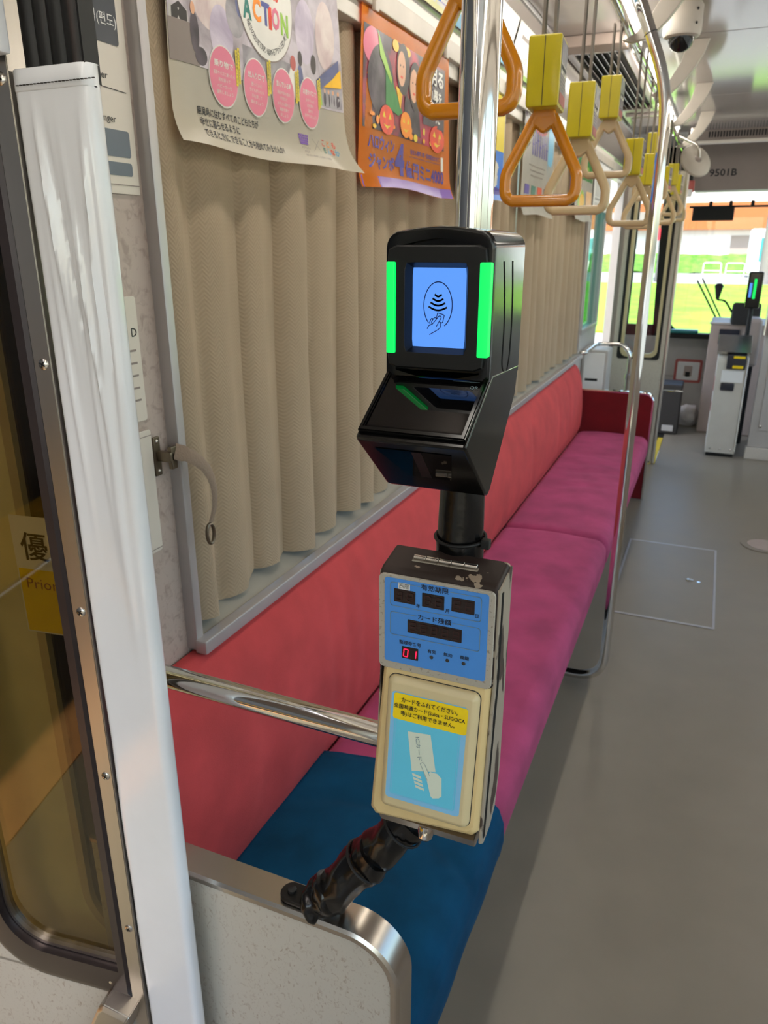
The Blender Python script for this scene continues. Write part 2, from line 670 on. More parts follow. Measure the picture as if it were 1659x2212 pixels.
# floor
fl = struct(obj('floor', B().box(-0.9, 1.6, YB, 5.63, -0.12, 0).box(-0.26, 1.6, 5.63, YF, -0.12, 0), 'floor'), 'grey vinyl tram floor', 'floor')
b = B()
b.box(-0.9, -0.26, 5.63, 6.5, -0.32, -0.20)
b.box(-0.9, -0.26, 6.5, YF, -0.12, 0)
obj('door_step', b, 'blackmatte', fl)
b = B()
b.box(-0.30, -0.262, 5.60, 6.45, 0.0005, 0.003)
b.box(-0.42, -0.30, 5.575, 5.602, 0.0005, 0.003)
obj('edge_tape', b, 'yellowtape', fl, label='yellow tape along the step edge')

# ceiling in panels
ce = thing('ceiling', None, None, (0, 0, ZC), kind='structure')
ye = [YB, -1.94, -0.59, 0.76, 2.11, 3.46, 4.81, 6.22]
for a, c in zip(ye, ye[1:]):
    obj('panel', B().box(-0.70, 1.45, a + 0.002, c - 0.002, ZC, ZC + 0.02, 0.003), 'ceil', ce)
obj('seam_backing', B().box(-0.72, 1.47, YB, 6.22, ZC + 0.021, ZC + 0.05), 'blackmatte', ce)

# left wall: pier, breast, header and cove
wl = thing('wall_left', None, None, (XL, 0, 0), kind='structure')
obj('pier', B().box(XL - 0.06, XL, 0.69, 0.925, 0, 2.045), 'pinklam', wl)
obj('breast', B().box(XL - 0.06, XL, 0.925, 4.87, 0, 0.84), 'wallgrey', wl)
obj('header', B().box(XL - 0.06, XL + 0.018, 0.948, 5.63, 1.932, 2.045, 0.004), 'wall', wl)
obj('end_panel', B().box(XL - 0.06, XL, 4.87, 5.63, 0, 0.98).box(XL - 0.06, XL, 4.87, 4.93, 0.98, 1.94).box(XL - 0.06, XL, 5.58, 5.63, 0.98, 1.94), 'wallgrey', wl)
cove = [(XL - 0.005, 2.04), (XL + 0.015, 2.06), (-0.735, 2.15), (-0.70, ZC - 0.012), (-0.70, ZC + 0.03), (XL - 0.06, ZC + 0.03), (XL - 0.06, 2.04)]
obj('cove', B().prism(cove, 'y', YB, 6.22), 'ceil', wl)
obj('cove_trim', B().box(-0.715, -0.692, YB, 6.22, ZC - 0.016, ZC - 0.001, 0.003), 'alu', wl)
obj('door_header', B().box(XL - 0.06, XL, -0.6, 0.69, 1.95, 2.06), 'wall', wl)
obj('rear_breast', B().box(XL - 0.06, XL, YB, -0.6, 0, 0.84), 'wallgrey', wl)
obj('rear_header', B().box(XL - 0.06, XL, YB, -0.6, 1.935, 2.06).box(XL - 0.06, XL, -0.68, -0.6, 0.84, 1.94).box(XL - 0.06, XL, YB, YB + 0.1, 0.84, 1.94), 'wall', wl)
obj('front_header', B().box(XL - 0.06, XL, 5.63, YF, 1.95, 2.3).box(XL - 0.06, XL, 6.5, YF, 0, 1.95), 'wall', wl)

# right wall with a row of windows
wr = thing('wall_right', None, None, (XR, 0, 0), kind='structure')
obj('breast', B().box(XR, XR + 0.06, YB, YF, 0, 0.84), 'wallgrey', wr)
obj('header', B().box(XR, XR + 0.06, YB, YF, 1.90, ZC + 0.05).box(1.45, XR, YB, YF, 2.05, ZC + 0.05), 'wall', wr)
edges = [YB, -1.7, -0.2, 1.3, 2.8, 4.3, 5.8, YF]
for k, y in enumerate(edges):
    obj('pillar', B().box(XR, XR + 0.06, y - 0.06 + (0.06 if k == 0 else 0), y + 0.06 - (0.06 if k == 7 else 0), 0.84, 1.90), 'wall', wr)
for a, c in zip(edges, edges[1:]):
    obj('pane', B().box(XR + 0.03, XR + 0.034, a + 0.06, c - 0.06, 0.84, 1.90), 'windowglass', wr)

# rear wall with a window
wb = thing('wall_back', None, None, (0, YB, 0), kind='structure')
obj('panel', B().box(-0.83, 1.58, YB - 0.05, YB, 0, 0.75).box(-0.83, 1.58, YB - 0.05, YB, 2.05, ZC + 0.05).box(-0.83, -0.72, YB - 0.05, YB, 0.75, 2.05).box(1.44, 1.58, YB - 0.05, YB, 0.75, 2.05), 'wallgrey', wb)
obj('pane', B().box(-0.72, 1.44, YB - 0.03, YB - 0.026, 0.75, 2.05), 'clear', wb)

# roof over the cab and the bulkhead with the car number
wf = thing('wall_front', None, None, (0, YF, 0), kind='structure')
obj('roof_panel', B().box(-0.83, 1.58, 6.22, YF + 0.05, 2.30, 2.34), 'wall', wf)
obj('bulkhead', B().prism([(-0.30, 1.90), (1.5, 1.90), (1.5, 2.30), (-0.34, 2.30), (-0.34, 2.0)], 'y', 6.80, 6.86, 0.006), 'bulk', wf, label='taupe panel carrying the car number')
obj('bulkhead_soffit', B().box(-0.30, 1.5, 6.86, YF, 1.93, 1.97), 'bulk', wf)
pr = Print(lambda u, v, l: Vector((u, 6.7995 - l, v)))
pr.text('9501B', -0.185, 2.00, 'ink', h=0.052, w=0.195, bold=0.02)
pr.build('lettering', wf, 'black car number 9501B')
# grille strip across the end of the ceiling
obj('grille_strip', B().box(-0.34, 1.45, 6.20, 6.215, 2.185, 2.262, 0.002), 'bulk', wf)
slot = None
for k in range(38):
    x = -0.20 + k * 0.0185
    if slot is None:
        slot = obj('slot', B().box(-0.005, 0.005, 6.196, 6.1995, 2.205, 2.243), 'blackmatte', wf)
        slot.location = (x, 0, 0)
    else:
        s2 = slot.copy()
        COL.objects.link(s2)
        s2.parent = wf
        s2.location = (x, 0, 0)
obj('grille_rail', B().box(-0.34, 1.45, 6.17, 6.235, 2.165, 2.185, 0.003), 'wall', wf)
# front wall below and beside the windshield
obj('apron', B().box(-0.77, 1.58, YF, YF + 0.05, 0, 0.70), 'wallgrey', wf)
obj('apron_seam', B().box(-0.42, 0.1, YF - 0.003, YF, 0.335, 0.34), 'bulk', wf)
obj('front_pillar', B().prism([(-0.52, 0.7), (-0.40, 0.7), (-0.40, 1.0), (-0.46, 1.6), (-0.49, 2.3), (-0.56, 2.3), (-0.55, 1.6)], 'y', YF, YF + 0.05).box(-0.83, -0.75, YF, YF + 0.05, 0.7, 2.3).box(-0.75, -0.5, YF, YF + 0.05, 1.93, 2.3).box(-0.75, -0.5, YF, YF + 0.05, 0.7, 0.80), 'blackmatte', wf)
obj('corner_pane', B().box(-0.75, -0.5, YF + 0.02, YF + 0.025, 0.8, 1.93), 'clear', wf)
obj('windshield_top', B().box(-0.52, 1.58, YF, YF + 0.05, 1.96, 2.3), 'bulk', wf)
obj('dash_shelf', B().box(-0.42, 1.5, YF - 0.12, YF, 0.70, 0.745, 0.004), 'blackmatte', wf)
wsh = thing('window_1', 'wide curved-corner windshield of the driving cab', None, (0.4, YF + 0.02, 0.75), kind='structure')
obj('pane', B().box(-0.5, 1.5, YF + 0.02, YF + 0.025, 0.72, 1.97), 'clear', wsh)
cor = [(-0.43, 0.745), (-0.24, 0.745)] + [(-0.24 - 0.15 * math.sin(a) - 0.0, 0.745 + 0.15 * (1 - math.cos(a))) for a in [PI / 2 * k / 8 for k in range(1, 9)]] + [(-0.43, 0.90)]
obj('corner_rubber', B().prism(cor, 'y', YF - 0.004, YF + 0.03), 'blackmatte', wsh)

# baseboard strip under the bench
struct(obj('baseboard_left', B().box(XL, XL + 0.012, 0.70, 4.70, 0, 0.09, 0.002), 'alu'))

# left window: frame trims, sill, sash glass, outside of the curtain
wi = thing('window_2', 'long side window behind the beige curtains', None, (XL, 2.9, 0.85), kind='structure')
obj('frame_post', B().box(XL - 0.005, XL + 0.022, 0.925, 0.945, 0.835, 2.02, 0.004), 'alu', wi)
obj('sill_rail', B().box(-0.752, -0.728, 0.922, 4.86, 0.832, 0.858, 0.004), 'alu', wi)
obj('sill', B().prism([(XL + 0.02, 0.853), (XL - 0.06, 0.885), (XL - 0.06, 0.84), (XL + 0.02, 0.84)], 'y', 0.945, 4.86), M('grey_sill_paint', (150, 147, 136), 0.4), wi)
for a, c in ((0.945, 2.24), (2.26, 3.54), (3.56, 4.86)):
    obj('pane', B().box(XL - 0.05, XL - 0.046, a, c, 0.88, 1.94), 'sideglass', wi)
for y in (2.25, 3.55):
    obj('mullion', B().box(XL - 0.06, XL - 0.04, y - 0.02, y + 0.02, 0.88, 1.94), 'alu', wi)
obj('frame_end', B().box(XL - 0.005, XL + 0.012, 4.85, 4.87, 0.84, 1.95, 0.003), 'alu', wi)
# side window with green glass beyond the bench
w3 = thing('window_3', 'green tinted side window between the bench and the front door', None, (XL, 5.2, 1.0), kind='structure')
obj('pane', B().box(XL - 0.03, XL - 0.026, 4.93, 5.58, 0.98, 1.94), 'greenglass', w3)
obj('window_frame', B().box(XL - 0.01, XL + 0.012, 4.92, 5.59, 0.965, 0.995, 0.004).box(XL - 0.01, XL + 0.012, 4.92, 4.945, 0.98, 1.94, 0.004).box(XL - 0.01, XL + 0.012, 5.565, 5.59, 0.98, 1.94, 0.004), 'alu', w3)

# ================================================================== OUTSIDE
ZG = -0.7
og = struct(obj('ground', B().box(-90, 90, -60, 170, ZG - 0.2, ZG), 'pave'), 'pale paved ground outside the tram', 'ground')
la = obj('lawn', B().box(-45, 45, 21, 50, ZG, ZG + 0.06).box(-30, -3.2, 9, 17, ZG, ZG + 0.06), 'grass')
tag(la, 'bright green lawn along the track ahead', 'grass', kind='stuff')
b = B()
b.grid(lambda u, v: Vector((-40 + 62 * u, 70 + 3.0 * math.sin(v * PI * 0.5), ZG + 1.5 * math.sin(v * PI * 0.5) + 0.25 * mnoise.noise(Vector((u * 40, v * 3, 0))))), 160, 8)
b.box(-40, 22, 72.5, 75, ZG, ZG + 1.3)
tag(obj('hedge', b, 'hedge'), 'clipped green hedge below the pale building', 'hedge')
pf = obj('tram_platform', B().box(-3.1, -0.98, -8, 3.6, ZG, -0.25), M('platform_paving', (104, 96, 78), 0.85, var=0.08, vscale=3))
struct(pf, 'paved tram stop platform outside the open door', 'platform')
obj('tactile_strip', B().box(-1.78, -1.58, -8, 3.6, -0.2495, -0.243), 'tactile', pf, label='ribbed orange tactile paving')
t = thing('platform_shelter', 'dark tram stop shelter with a yellow board, mirrored in the door glass', 'shelter', (-2.8, -2.2, -0.25))
obj('back_wall', B().box(-3.0, -2.9, -8, 3.6, -0.25, 3.3), M('shelter_grey_panel', (84, 78, 70), 0.6), t)
obj('shade_wall', B().box(-3.0, -1.0, -8.0, -7.9, -0.25, 3.3), 'bulk', t)  # unseen wall added to keep low sun off the platform
obj('roof', B().box(-3.1, -1.5, -8, 3.6, 3.3, 3.4), 'bulk', t)  # unseen roof, set to shade the platform yet let sky light in
obj('yellow_board', B().box(-2.62, -2.58, -8, 3.4, -0.17, 0.17, 0.005), 'yellowseat', t)
obj('board_rail', B().tube([(-2.60, -8, -0.205), (-2.60, 3.4, -0.205)], 0.02, 10), 'steel', t)
for y in (-6, -3, 0, 3):
    obj('board_post', B().tube([(-2.64, y, -0.25), (-2.64, y, 0.2)], 0.025, 8), 'pole', t)

t = thing('shop_building', 'pale building with an orange fascia band ahead of the windshield', 'building', (0, 96, ZG))
obj('wall', B().box(-22, 60, 96, 108, ZG, 11), 'bwhite', t)
obj('fascia', B().box(-18.5, 60, 94.5, 96, 3.1, 5.9, 0.05), 'borange', t)
for k in range(3):
    obj('window', B().box(-16.5 + k * 3.0, -14.6 + k * 3.0, 94.4, 94.5, 3.9, 5.0), 'bulk', t)
for x in (0.5, 8, 14):
    obj('window', B().box(x, x + 4.5, 95.9, 96.0, ZG + 0.6, 2.5), 'bulk', t)
t = thing('road_sign', 'pale green road sign high on the left beyond the windshield', 'sign', (-17.0, 60, ZG))
obj('board', B().box(-21, -15.2, 60, 60.1, 3.6, 5.9, 0.03), 'signgreen', t)
obj('post', B().tube([(-19.5, 60.2, ZG), (-19.5, 60.2, 5)], 0.12), 'pole', t)
for x, y, h, r, lab in ((-3.6, 53, 9, 0.28, 'grey lamp post with a red round sign beyond the lawn'), (2.4, 52, 9, 0.36, 'thicker grey lamp post at the right beyond the lawn')):
    t = thing('lamp_post', lab, 'post', (x, y, ZG))
    obj('post', B().tube([(x, y, ZG), (x, y, h)], [r, r * 0.8]), 'pole', t)
    obj('arm', B().tube(arc_pts([(x, y, h - 0.2), (x, y, h + 0.3), (x - 1.6, y, h + 0.5)], 0.4), 0.07), 'pole', t)
    if x < 0:
        obj('round_sign', B().lathe([(0.0, 0), (0.42, 0), (0.42, 0.04), (0, 0.04)], (x - 0.5, y - 0.3, 2.15), (0, -1, 0)), M('red_sign', (226, 40, 60), 0.5), t)
for k, (x, y) in enumerate(((-0.6, 57), (0.8, 56), (2.2, 55), (3.6, 54), (5.0, 53))):
    t = thing('bicycle_railing', ('%s white tubular railing beside the lawn' % ('leftmost', 'second', 'middle', 'fourth', 'rightmost')[k]), 'railing', (x, y, ZG), 'white railings beside the lawn')
    b = B()
    b.tube(arc_pts([(x - 0.55, y, ZG), (x - 0.55, y, ZG + 1.1), (x + 0.55, y, ZG + 1.1), (x + 0.55, y, ZG)], 0.15), 0.03, 8)
    obj('hoop', b, 'bwhite', t)
    obj('rail', B().tube([(x - 0.55, y, ZG + 0.6), (x + 0.55, y, ZG + 0.6)], 0.025, 8), 'bwhite', t)
t = thing('parked_tram', 'white parked tram with tall windows beyond the railings', 'tram', (6.0, 62, ZG))
obj('body', B().box(1.6, 14, 62, 65, ZG + 0.3, 2.6, 0.15), 'bwhite', t)
for x in (1.3, 3.4, 5.5):
    obj('window', B().box(x + 1.0, x + 2.6, 61.95, 62.0, 0.4, 2.0, 0.02), 'teal', t)

# ================================================================== BENCH
def seat_profile(x0, x1, z0, z1, r=0.045, crown=0.012):
    pts = []
    for p in rrect(x0, z0, x1, z1, r, 6):
        pts.append(p)
    # subdivide the top so that it can be crowned and creased
    out = []
    n = len(pts)
    for i in range(n):
        a, c = pts[i], pts[(i + 1) % n]
        out.append(a)
        k = int(math.hypot(c[0] - a[0], c[1] - a[1]) / 0.03)
        for j in range(1, k + 1):
            out.append((a[0] + (c[0] - a[0]) * j / (k + 1), a[1] + (c[1] - a[1]) * j / (k + 1)))
    return [(x, z + (crown * math.sin(PI * (x - x0) / (x1 - x0)) if z > z1 - r else 0)) for x, z in out]


def seat_disp(creases, zt):
    def d(q, x, z):
        o = Vector()
        if z > zt - 0.05:
            for yc, w, dep, x0, x1 in creases:
                fx = max(0.0, min(1.0, (x - x0) / 0.06)) * max(0.0, min(1.0, (x1 - x) / 0.06))
                yy = yc + 0.02 * math.sin(x * 14)
                o.z -= 1.5 * dep * fx * math.exp(-((q.y - yy) / w) ** 2)
            o.z += 0.0035 * mnoise.noise(Vector((x * 6, q.y * 5, 1.3)))
        return o
    return d


bench = thing('long_bench', 'long red and magenta velour bench under the curtained window', 'bench', (-0.5, 2.7, 0))
ZS = 0.412
prof = seat_profile(-0.70, -0.268, 0.27, ZS)
cr1 = [(1.95, 0.012, 0.006, -0.62, -0.35), (2.06, 0.02, 0.007, -0.66, -0.32), (2.3, 0.03, 0.004, -0.66, -0.3), (1.6, 0.02, 0.004, -0.6, -0.3)]
ys, ins = cushion_ys(0.70, 2.855, 0.035, 0.03)
obj('seat_cushion', loft_y(prof, ys, ins, seat_disp(cr1, ZS)), 'pink', bench, 60)
cr2 = [(3.5, 0.02, 0.005, -0.62, -0.32), (3.62, 0.015, 0.004, -0.62, -0.3), (3.76, 0.02, 0.005, -0.6, -0.3), (3.9, 0.02, 0.004, -0.62, -0.3), (4.1, 0.02, 0.004, -0.6, -0.3)]
ys, ins = cushion_ys(2.862, 4.68, 0.035, 0.03)
obj('seat_cushion', loft_y(prof, ys, ins, seat_disp(cr2, ZS)), 'pink', bench, 60)
bp = [(-0.765, 0.40), (-0.69, 0.40), (-0.674, 0.45), (-0.668, 0.52), (-0.668, 0.58), (-0.672, 0.64), (-0.680, 0.70), (-0.692, 0.75), (-0.708, 0.79), (-0.726, 0.818), (-0.745, 0.83), (-0.765, 0.83), (-0.765, 0.7), (-0.765, 0.55)]


def smooth_profile(p, n=3):
    out = []
    N = len(p)
    for i in range(N):
        a, c = p[i], p[(i + 1) % N]
        for k in range(n):
            out.append((a[0] + (c[0] - a[0]) * k / n, a[1] + (c[1] - a[1]) * k / n))
    return out


def back_disp(q, x, z):
    o = Vector()
    if x > -0.74:
        f = max(0, min(1, (z - 0.42) / 0.1)) * max(0, min(1, (0.83 - z) / 0.1))
        o.x += f * 0.006 * mnoise.noise(Vector((q.y * 2.2, z * 2.5, 4.1)))
        for yc, w, dep in ((1.30, 0.02, 0.003), (1.37, 0.02, 0.003), (1.45, 0.025, 0.003), (1.55, 0.02, 0.0025), (1.02, 0.05, 0.005), (2.42, 0.012, 0.005), (3.3, 0.02, 0.003), (3.9, 0.02, 0.003), (4.2, 0.02, 0.003)):
            yy = yc + (z - 0.6) * (0.12 if yc < 2 else 0.04)
            o.x -= 1.5 * f * dep * math.exp(-((q.y - yy) / w) ** 2)
    return o


bprof = smooth_profile(bp)
ys, ins = cushion_ys(0.70, 2.40, 0.012, 0.018)
obj('backrest', loft_y(bprof, ys, ins, back_disp), 'red', bench, 60)
ys, ins = cushion_ys(2.403, 4.66, 0.03, 0.025)
obj('backrest', loft_y(bprof, ys, ins, back_disp), 'red', bench, 60)
obj('seat_base', B().box(-0.765, -0.40, 0.70, 4.68, 0.0, 0.27, 0.006), 'wallgrey', bench)
obj('seat_rail', B().box(-0.40, -0.285, 0.70, 4.68, 0.235, 0.27, 0.004), 'blackmatte', bench)

# blue cover over the near seat
cprof = []
for x, z in [(-0.685, ZS + 0.006), (-0.64, ZS + 0.012), (-0.58, ZS + 0.016), (-0.52, ZS + 0.018), (-0.46, ZS + 0.018), (-0.40, ZS + 0.016), (-0.34, ZS + 0.010), (-0.30, ZS + 0.001), (-0.275, ZS - 0.016), (-0.262, ZS - 0.045), (-0.259, ZS - 0.085), (-0.264, ZS - 0.12), (-0.28, ZS - 0.14)]:
    cprof.append((x, z))
N = len(cprof)


def cov(u, v):
    k = u * (N - 1)
    i = min(int(k), N - 2)
    t = k - i
    x = cprof[i][0] * (1 - t) + cprof[i + 1][0] * t
    z = cprof[i][1] * (1 - t) + cprof[i + 1][1] * t
    y = 0.715 + (1.248 - 0.715) * v + 0.012 * math.sin(u * 5) * v
    top = max(0, min(1, (0.9 - u) / 0.3))
    z += top * (0.004 * mnoise.noise(Vector((x * 7, y * 5, 2.2))) + 0.0016 * mnoise.noise(Vector((x * 22 + y * 8, y * 20, 5.0))) - 0.006 * math.exp(-((y - 1.07 - 0.05 * math.sin(x * 9)) / 0.018) ** 2) * min(1, u * 4)) + 0.0075
    if v > 0.97:
        z -= 0.003
    x += (1 - top) * 0.0012 * math.sin(y * 30)
    return Vector((x, y, z))


b = B().grid(cov, 48, 60)
bmesh.ops.solidify(b.bm, geom=b.bm.faces[:], thickness=0.003)
bmesh.ops.recalc_face_normals(b.bm, faces=b.bm.faces)
tag(obj('seat_cover', b, 'blue', smooth=60), 'blue velour cover over the near end of the bench', 'seat cover')


# bench end panels
def end_panel(name, label, y0, y1, x0, x1, zt, r, face, rim, facing):
    t = thing(name, label, 'panel', ((x0 + x1) / 2, (y0 + y1) / 2, 0))

    def outline(ins):
        pts = [(x0, 0.0 + ins), (x0, zt - ins)]
        cx, cz = x1 - r, zt - r
        for k in range(13):
            a = PI / 2 * (1 - k / 12)
            pts.append((cx + (r - ins) * math.cos(a), cz + (r - ins) * math.sin(a)))
        pts.append((x1 - ins, 0.0 + ins))
        return pts
    obj('board', B().prism(outline(0.011), 'y', y0 + 0.002, y1 - 0.002), face, t)
    # steel edge band following the top and the aisle side
    po, pi = outline(0), outline(0.012)
    band = B()
    n = len(po)
    rings = []
    for i in range(1, n):
        o, q = po[i], pi[i]
        rings.append([Vector((o[0], y0 + 0.003, o[1])), Vector((o[0], y1 - 0.003, o[1])), Vector((q[0] + (o[0] - q[0]) * 0.6, y1, q[1] + (o[1] - q[1]) * 0.6)), Vector((q[0], y1, q[1])),
                      Vector((q[0], y0, q[1])), Vector((q[0] + (o[0] - q[0]) * 0.6, y0, q[1] + (o[1] - q[1]) * 0.6))])
    band.loops(rings).fixnormals()
    obj('edge_band', band, rim, t, 30, label='brushed steel edge band')
    return t


end_panel('bench_end_panel', 'speckled laminate bench end panel with brushed steel edge, nearest the camera', 0.645, 0.693, -0.755, -0.256, 0.672, 0.075, 'laminate', 'steel_x', -1)
ep = end_panel('bench_end_panel', 'maroon padded bench end panel at the far end of the bench', 4.69, 4.73, -0.755, -0.262, 0.672, 0.06, 'maroon', 'chrome', -1)

# ================================================================== GRAB POLE WITH READERS
gp = thing('grab_pole', 'chrome grab pole carrying both card readers, foot wrapped in black vinyl', 'pole', (-0.36, 0.668, 0.672))
path = arc_pts([(-0.208, 0.70, ZC), (-0.216, 0.70, 0.90), (-0.372, 0.668, 0.690)], 0.06, 8)
obj('tube', B().tube(path, 0.0172, 24), 'chrome', gp)
obj('ceiling_flange', B().lathe([(0.04, 0), (0.04, 0.006), (0.02, 0.012), (0, 0.012)], (-0.208, 0.70, ZC - 0.0005), (0, 0, -1)), 'chrome', gp)


def wrapped(p0, p1, r0, r1, seed, n=26, amp=0.0018):
    p0, p1 = Vector(p0), Vector(p1)
    ax = (p1 - p0).normalized()
    u = ax.cross(Vector((0, 1, 0))).normalized()
    w = ax.cross(u)
    rings = []
    for i in range(n + 1):
        t = i / n
        c = p0.lerp(p1, t)
        ring = []
        for k in range(32):
            a = 2 * PI * k / 32
            r = r0 + (r1 - r0) * t + amp * mnoise.noise(Vector((math.cos(a) * 2 + seed, math.sin(a) * 2, t * 5 + a))) + amp * 0.8 * math.sin(a * 2 + t * 9 + seed)
            ring.append(c + (u * math.cos(a) + w * math.sin(a)) * r)
        rings.append(ring)
    return B().loops(rings).fixnormals()


obj('sleeve', wrapped((-0.213, 0.70, 1.37), (-0.2135, 0.70, 1.205), 0.0215, 0.0235, 1.0, amp=0.0006), 'vinylblack', gp, 60, label='black vinyl sleeve')
obj('sleeve', wrapped((-0.2135, 0.70, 1.213), (-0.214, 0.70, 1.12), 0.0255, 0.0255, 4.0, amp=0.0008), 'vinylblack', gp, 60, label='black vinyl sleeve')
tie = obj('cable_tie', B().tube([(-0.2135 + 0.0262 * math.cos(a), 0.70 + 0.0262 * math.sin(a), 1.2145 + 0.0018 * math.sin(a)) for a in [2 * PI * k / 32 for k in range(32)]], 0.0018, 8, closed=True), 'blackmatte', gp)
obj('tie_head', B().box(-0.1885, -0.1795, 0.688, 0.697, 1.208, 1.218, 0.001), 'blackmatte', tie)
for i, (a, c, r0, r1, s) in enumerate((((-0.222, 0.698, 0.90), (-0.275, 0.689, 0.815), 0.0235, 0.0225, 2.0), ((-0.258, 0.692, 0.842), (-0.315, 0.681, 0.762), 0.0255, 0.025, 7.0), ((-0.303, 0.683, 0.78), (-0.365, 0.668, 0.698), 0.0275, 0.0265, 11.0))):
    w_ = obj('vinyl_wrap', wrapped(a, c, r0, r1, s, amp=0.0028), 'vinylblack', gp, 60, label='wrinkled black vinyl wrap')
    q = Vector(a).lerp(Vector(c), 0.22)
    ax = (Vector(c) - Vector(a)).normalized()
    uu = ax.cross(Vector((0, 1, 0))).normalized()
    vv = ax.cross(uu)
    obj('cable_tie', B().tube([q + (uu * math.cos(t_) + vv * math.sin(t_)) * (r0 + 0.0022) for t_ in [2 * PI * k / 28 for k in range(28)]], 0.0017, 8, closed=True), 'blackmatte', w_)
# foot boot gathered on the panel top and its bolted lug
obj('boot', wrapped((-0.357, 0.670, 0.712), (-0.388, 0.664, 0.6725), 0.027, 0.022, 15.0, amp=0.004), 'vinylblack', gp, 60)
lug = obj('foot_lug', B().prism([(x, y) for x, y in rrect(-0.437, 0.652, -0.37, 0.684, 0.0155, 6)], 'z', 0.6725, 0.6800, 0.002), 'blacksatin', gp)
obj('bolt', B().lathe([(0.006, 0), (0.006, 0.004), (0.004, 0.0055), (0, 0.0055)], (-0.421, 0.668, 0.680), (0, 0, 1), 12), 'blackmatte', lug)

# side rail from the pole to the wall
sr = thing('side_rail', 'chrome horizontal rail from the wall to the readers above the bench', 'rail', (-0.5, 0.70, 0.943))
obj('tube', B().tube([(-0.765, 0.70, 0.946), (-0.232, 0.70, 0.942)], 0.0155, 24), 'chrome', sr)
obj('flange', B().lathe([(0.03, 0), (0.03, 0.004), (0.018, 0.008), (0, 0.008)], (XL + 0.0005, 0.70, 0.946), (1, 0, 0)), 'chrome', sr)

# ------------------------------------------------------------------ upper black card reader
cr = thing('card_reader', 'black contactless card reader with blue screen and green light bars', 'card reader', (-0.22, 0.68, 1.28))
X0, X1 = -0.2695, -0.1715


def arch_outline(ins):
    pts = []
    r = 0.014
    # bottom (slightly bowed), right side, arched top, left side
    for k in range(9):
        t = k / 8
        pts.append((X0 + ins + (X1 - X0 - 2 * ins) * t, 1.384 + ins - 0.006 * math.sin(PI * t)))
    for k in range(6):
        a = PI / 2 * k / 5
        pts.append((X1 - ins - r + r * math.cos(a), 1.5120 - ins - r + r * math.sin(a)))
    for k in range(1, 8):
        t = k / 8
        x = X1 - ins - r + (X0 - X1 + 2 * ins + 2 * r) * t
        pts.append((x, 1.5120 - ins + 0.0035 * math.sin(PI * t)))
    for k in range(6):
        a = PI / 2 + PI / 2 * k / 5
        pts.append((X0 + ins + r + r * math.cos(a), 1.5120 - ins - r + r * math.sin(a)))
    return pts


rings = []
for ins, y in ((0.010, 0.6405), (0.010, 0.6315), (0.003, 0.6315), (0.0008, 0.6322), (0.0, 0.6345), (0.0, 0.735), (0.003, 0.742), (0.012, 0.745)):
    rings.append([Vector((p[0], y, p[1])) for p in arch_outline(ins)])
obj('body', B().loops(rings).fixnormals(), 'blackgloss', cr, 40)


def polar_rrect(cx, cz, hw, hh, r, n=56):
    out = []
    for k in range(n):
        a = 2 * PI * (k + 0.5) / n
        d = Vector((math.cos(a), math.sin(a)))
        t = min(hw / abs(d.x) if abs(d.x) > 1e-6 else 9, hh / abs(d.y) if abs(d.y) > 1e-6 else 9)
        p = d * t
        # round the corner
        ax_, az_ = abs(p.x), abs(p.y)
        if ax_ > hw - r and az_ > hh - r:
            c = Vector((hw - r, hh - r))
            dd = Vector((abs(d.x), abs(d.y)))
            bq = dd.dot(c)
            disc = bq * bq - (c.length_squared - r * r)
            if disc > 0:
                q = dd * (bq + math.sqrt(disc))
                p = Vector((math.copysign(q.x, p.x), math.copysign(q.y, p.y)))
        out.append((cx + p.x, cz + p.y))
    return out


SCX, SCZ = -0.2215, 1.4485
rings = []
for hw, hh, r, y in ((0.0450, 0.0520, 0.007, 0.6325), (0.0446, 0.0516, 0.007, 0.6285), (0.0434, 0.0504, 0.006, 0.6274), (0.0290, 0.0385, 0.003, 0.6274), (0.0283, 0.0378, 0.003, 0.6276), (0.0242, 0.0333, 0.001, 0.6372)):
    rings.append([Vector((p[0], y, p[1])) for p in polar_rrect(SCX, SCZ, hw, hh, r)])
# corners where hole and outline differ keep their own angle
obj('front_panel', B().loops(rings, False, False).fixnormals(), 'blacksatin', cr, 30)
sc_ = obj('screen', B().prism(rrect(-0.2465, 1.4145, -0.1968, 1.4825, 0.0008, 2), 'y', 0.6368, 0.6380), 'screen', cr, 0, label='lit blue display')
SP = lambda u, v, l: Vector((u, 0.6368 - l, v))
pr = Print(SP)


def zp(u, v):
    return (-0.246 + (u - 305) / 1050 * 0.0482, 1.4815 - (v - 180) / 1560 * 0.0660)


ell = [zp(827 + 283 * math.cos(a), 905 - 462 * math.sin(a)) for a in [math.radians(-60 + 290 * k / 64) for k in range(65)]]
pr.line(ell, 0.0008, 'navy')
for (ua, va, ub, vb, sag) in ((768, 695, 888, 695, 34), (728, 775, 922, 778, 42), (688, 855, 960, 860, 50), (650, 938, 997, 945, 60)):
    pr.line([zp(ua + (ub - ua) * t, va + (vb - va) * t + sag * math.sin(PI * t)) for t in [k / 12 for k in range(13)]], 0.0016, 'ink')
pr.line([zp(*p) for p in ((800, 1165), (822, 1058), (850, 1060), (940, 1085), (957, 1105), (930, 1240), (915, 1250), (870, 1235))], 0.0007, 'navy')
pr.line([zp(*p) for p in ((622, 1378), (634, 1342), (655, 1315), (690, 1297), (725, 1278), (800, 1185), (842, 1125), (868, 1110), (892, 1122), (896, 1150), (885, 1175), (805, 1325))], 0.0007, 'navy')
pr.line([zp(*p) for p in ((668, 1250), (680, 1295))], 0.0007, 'navy')
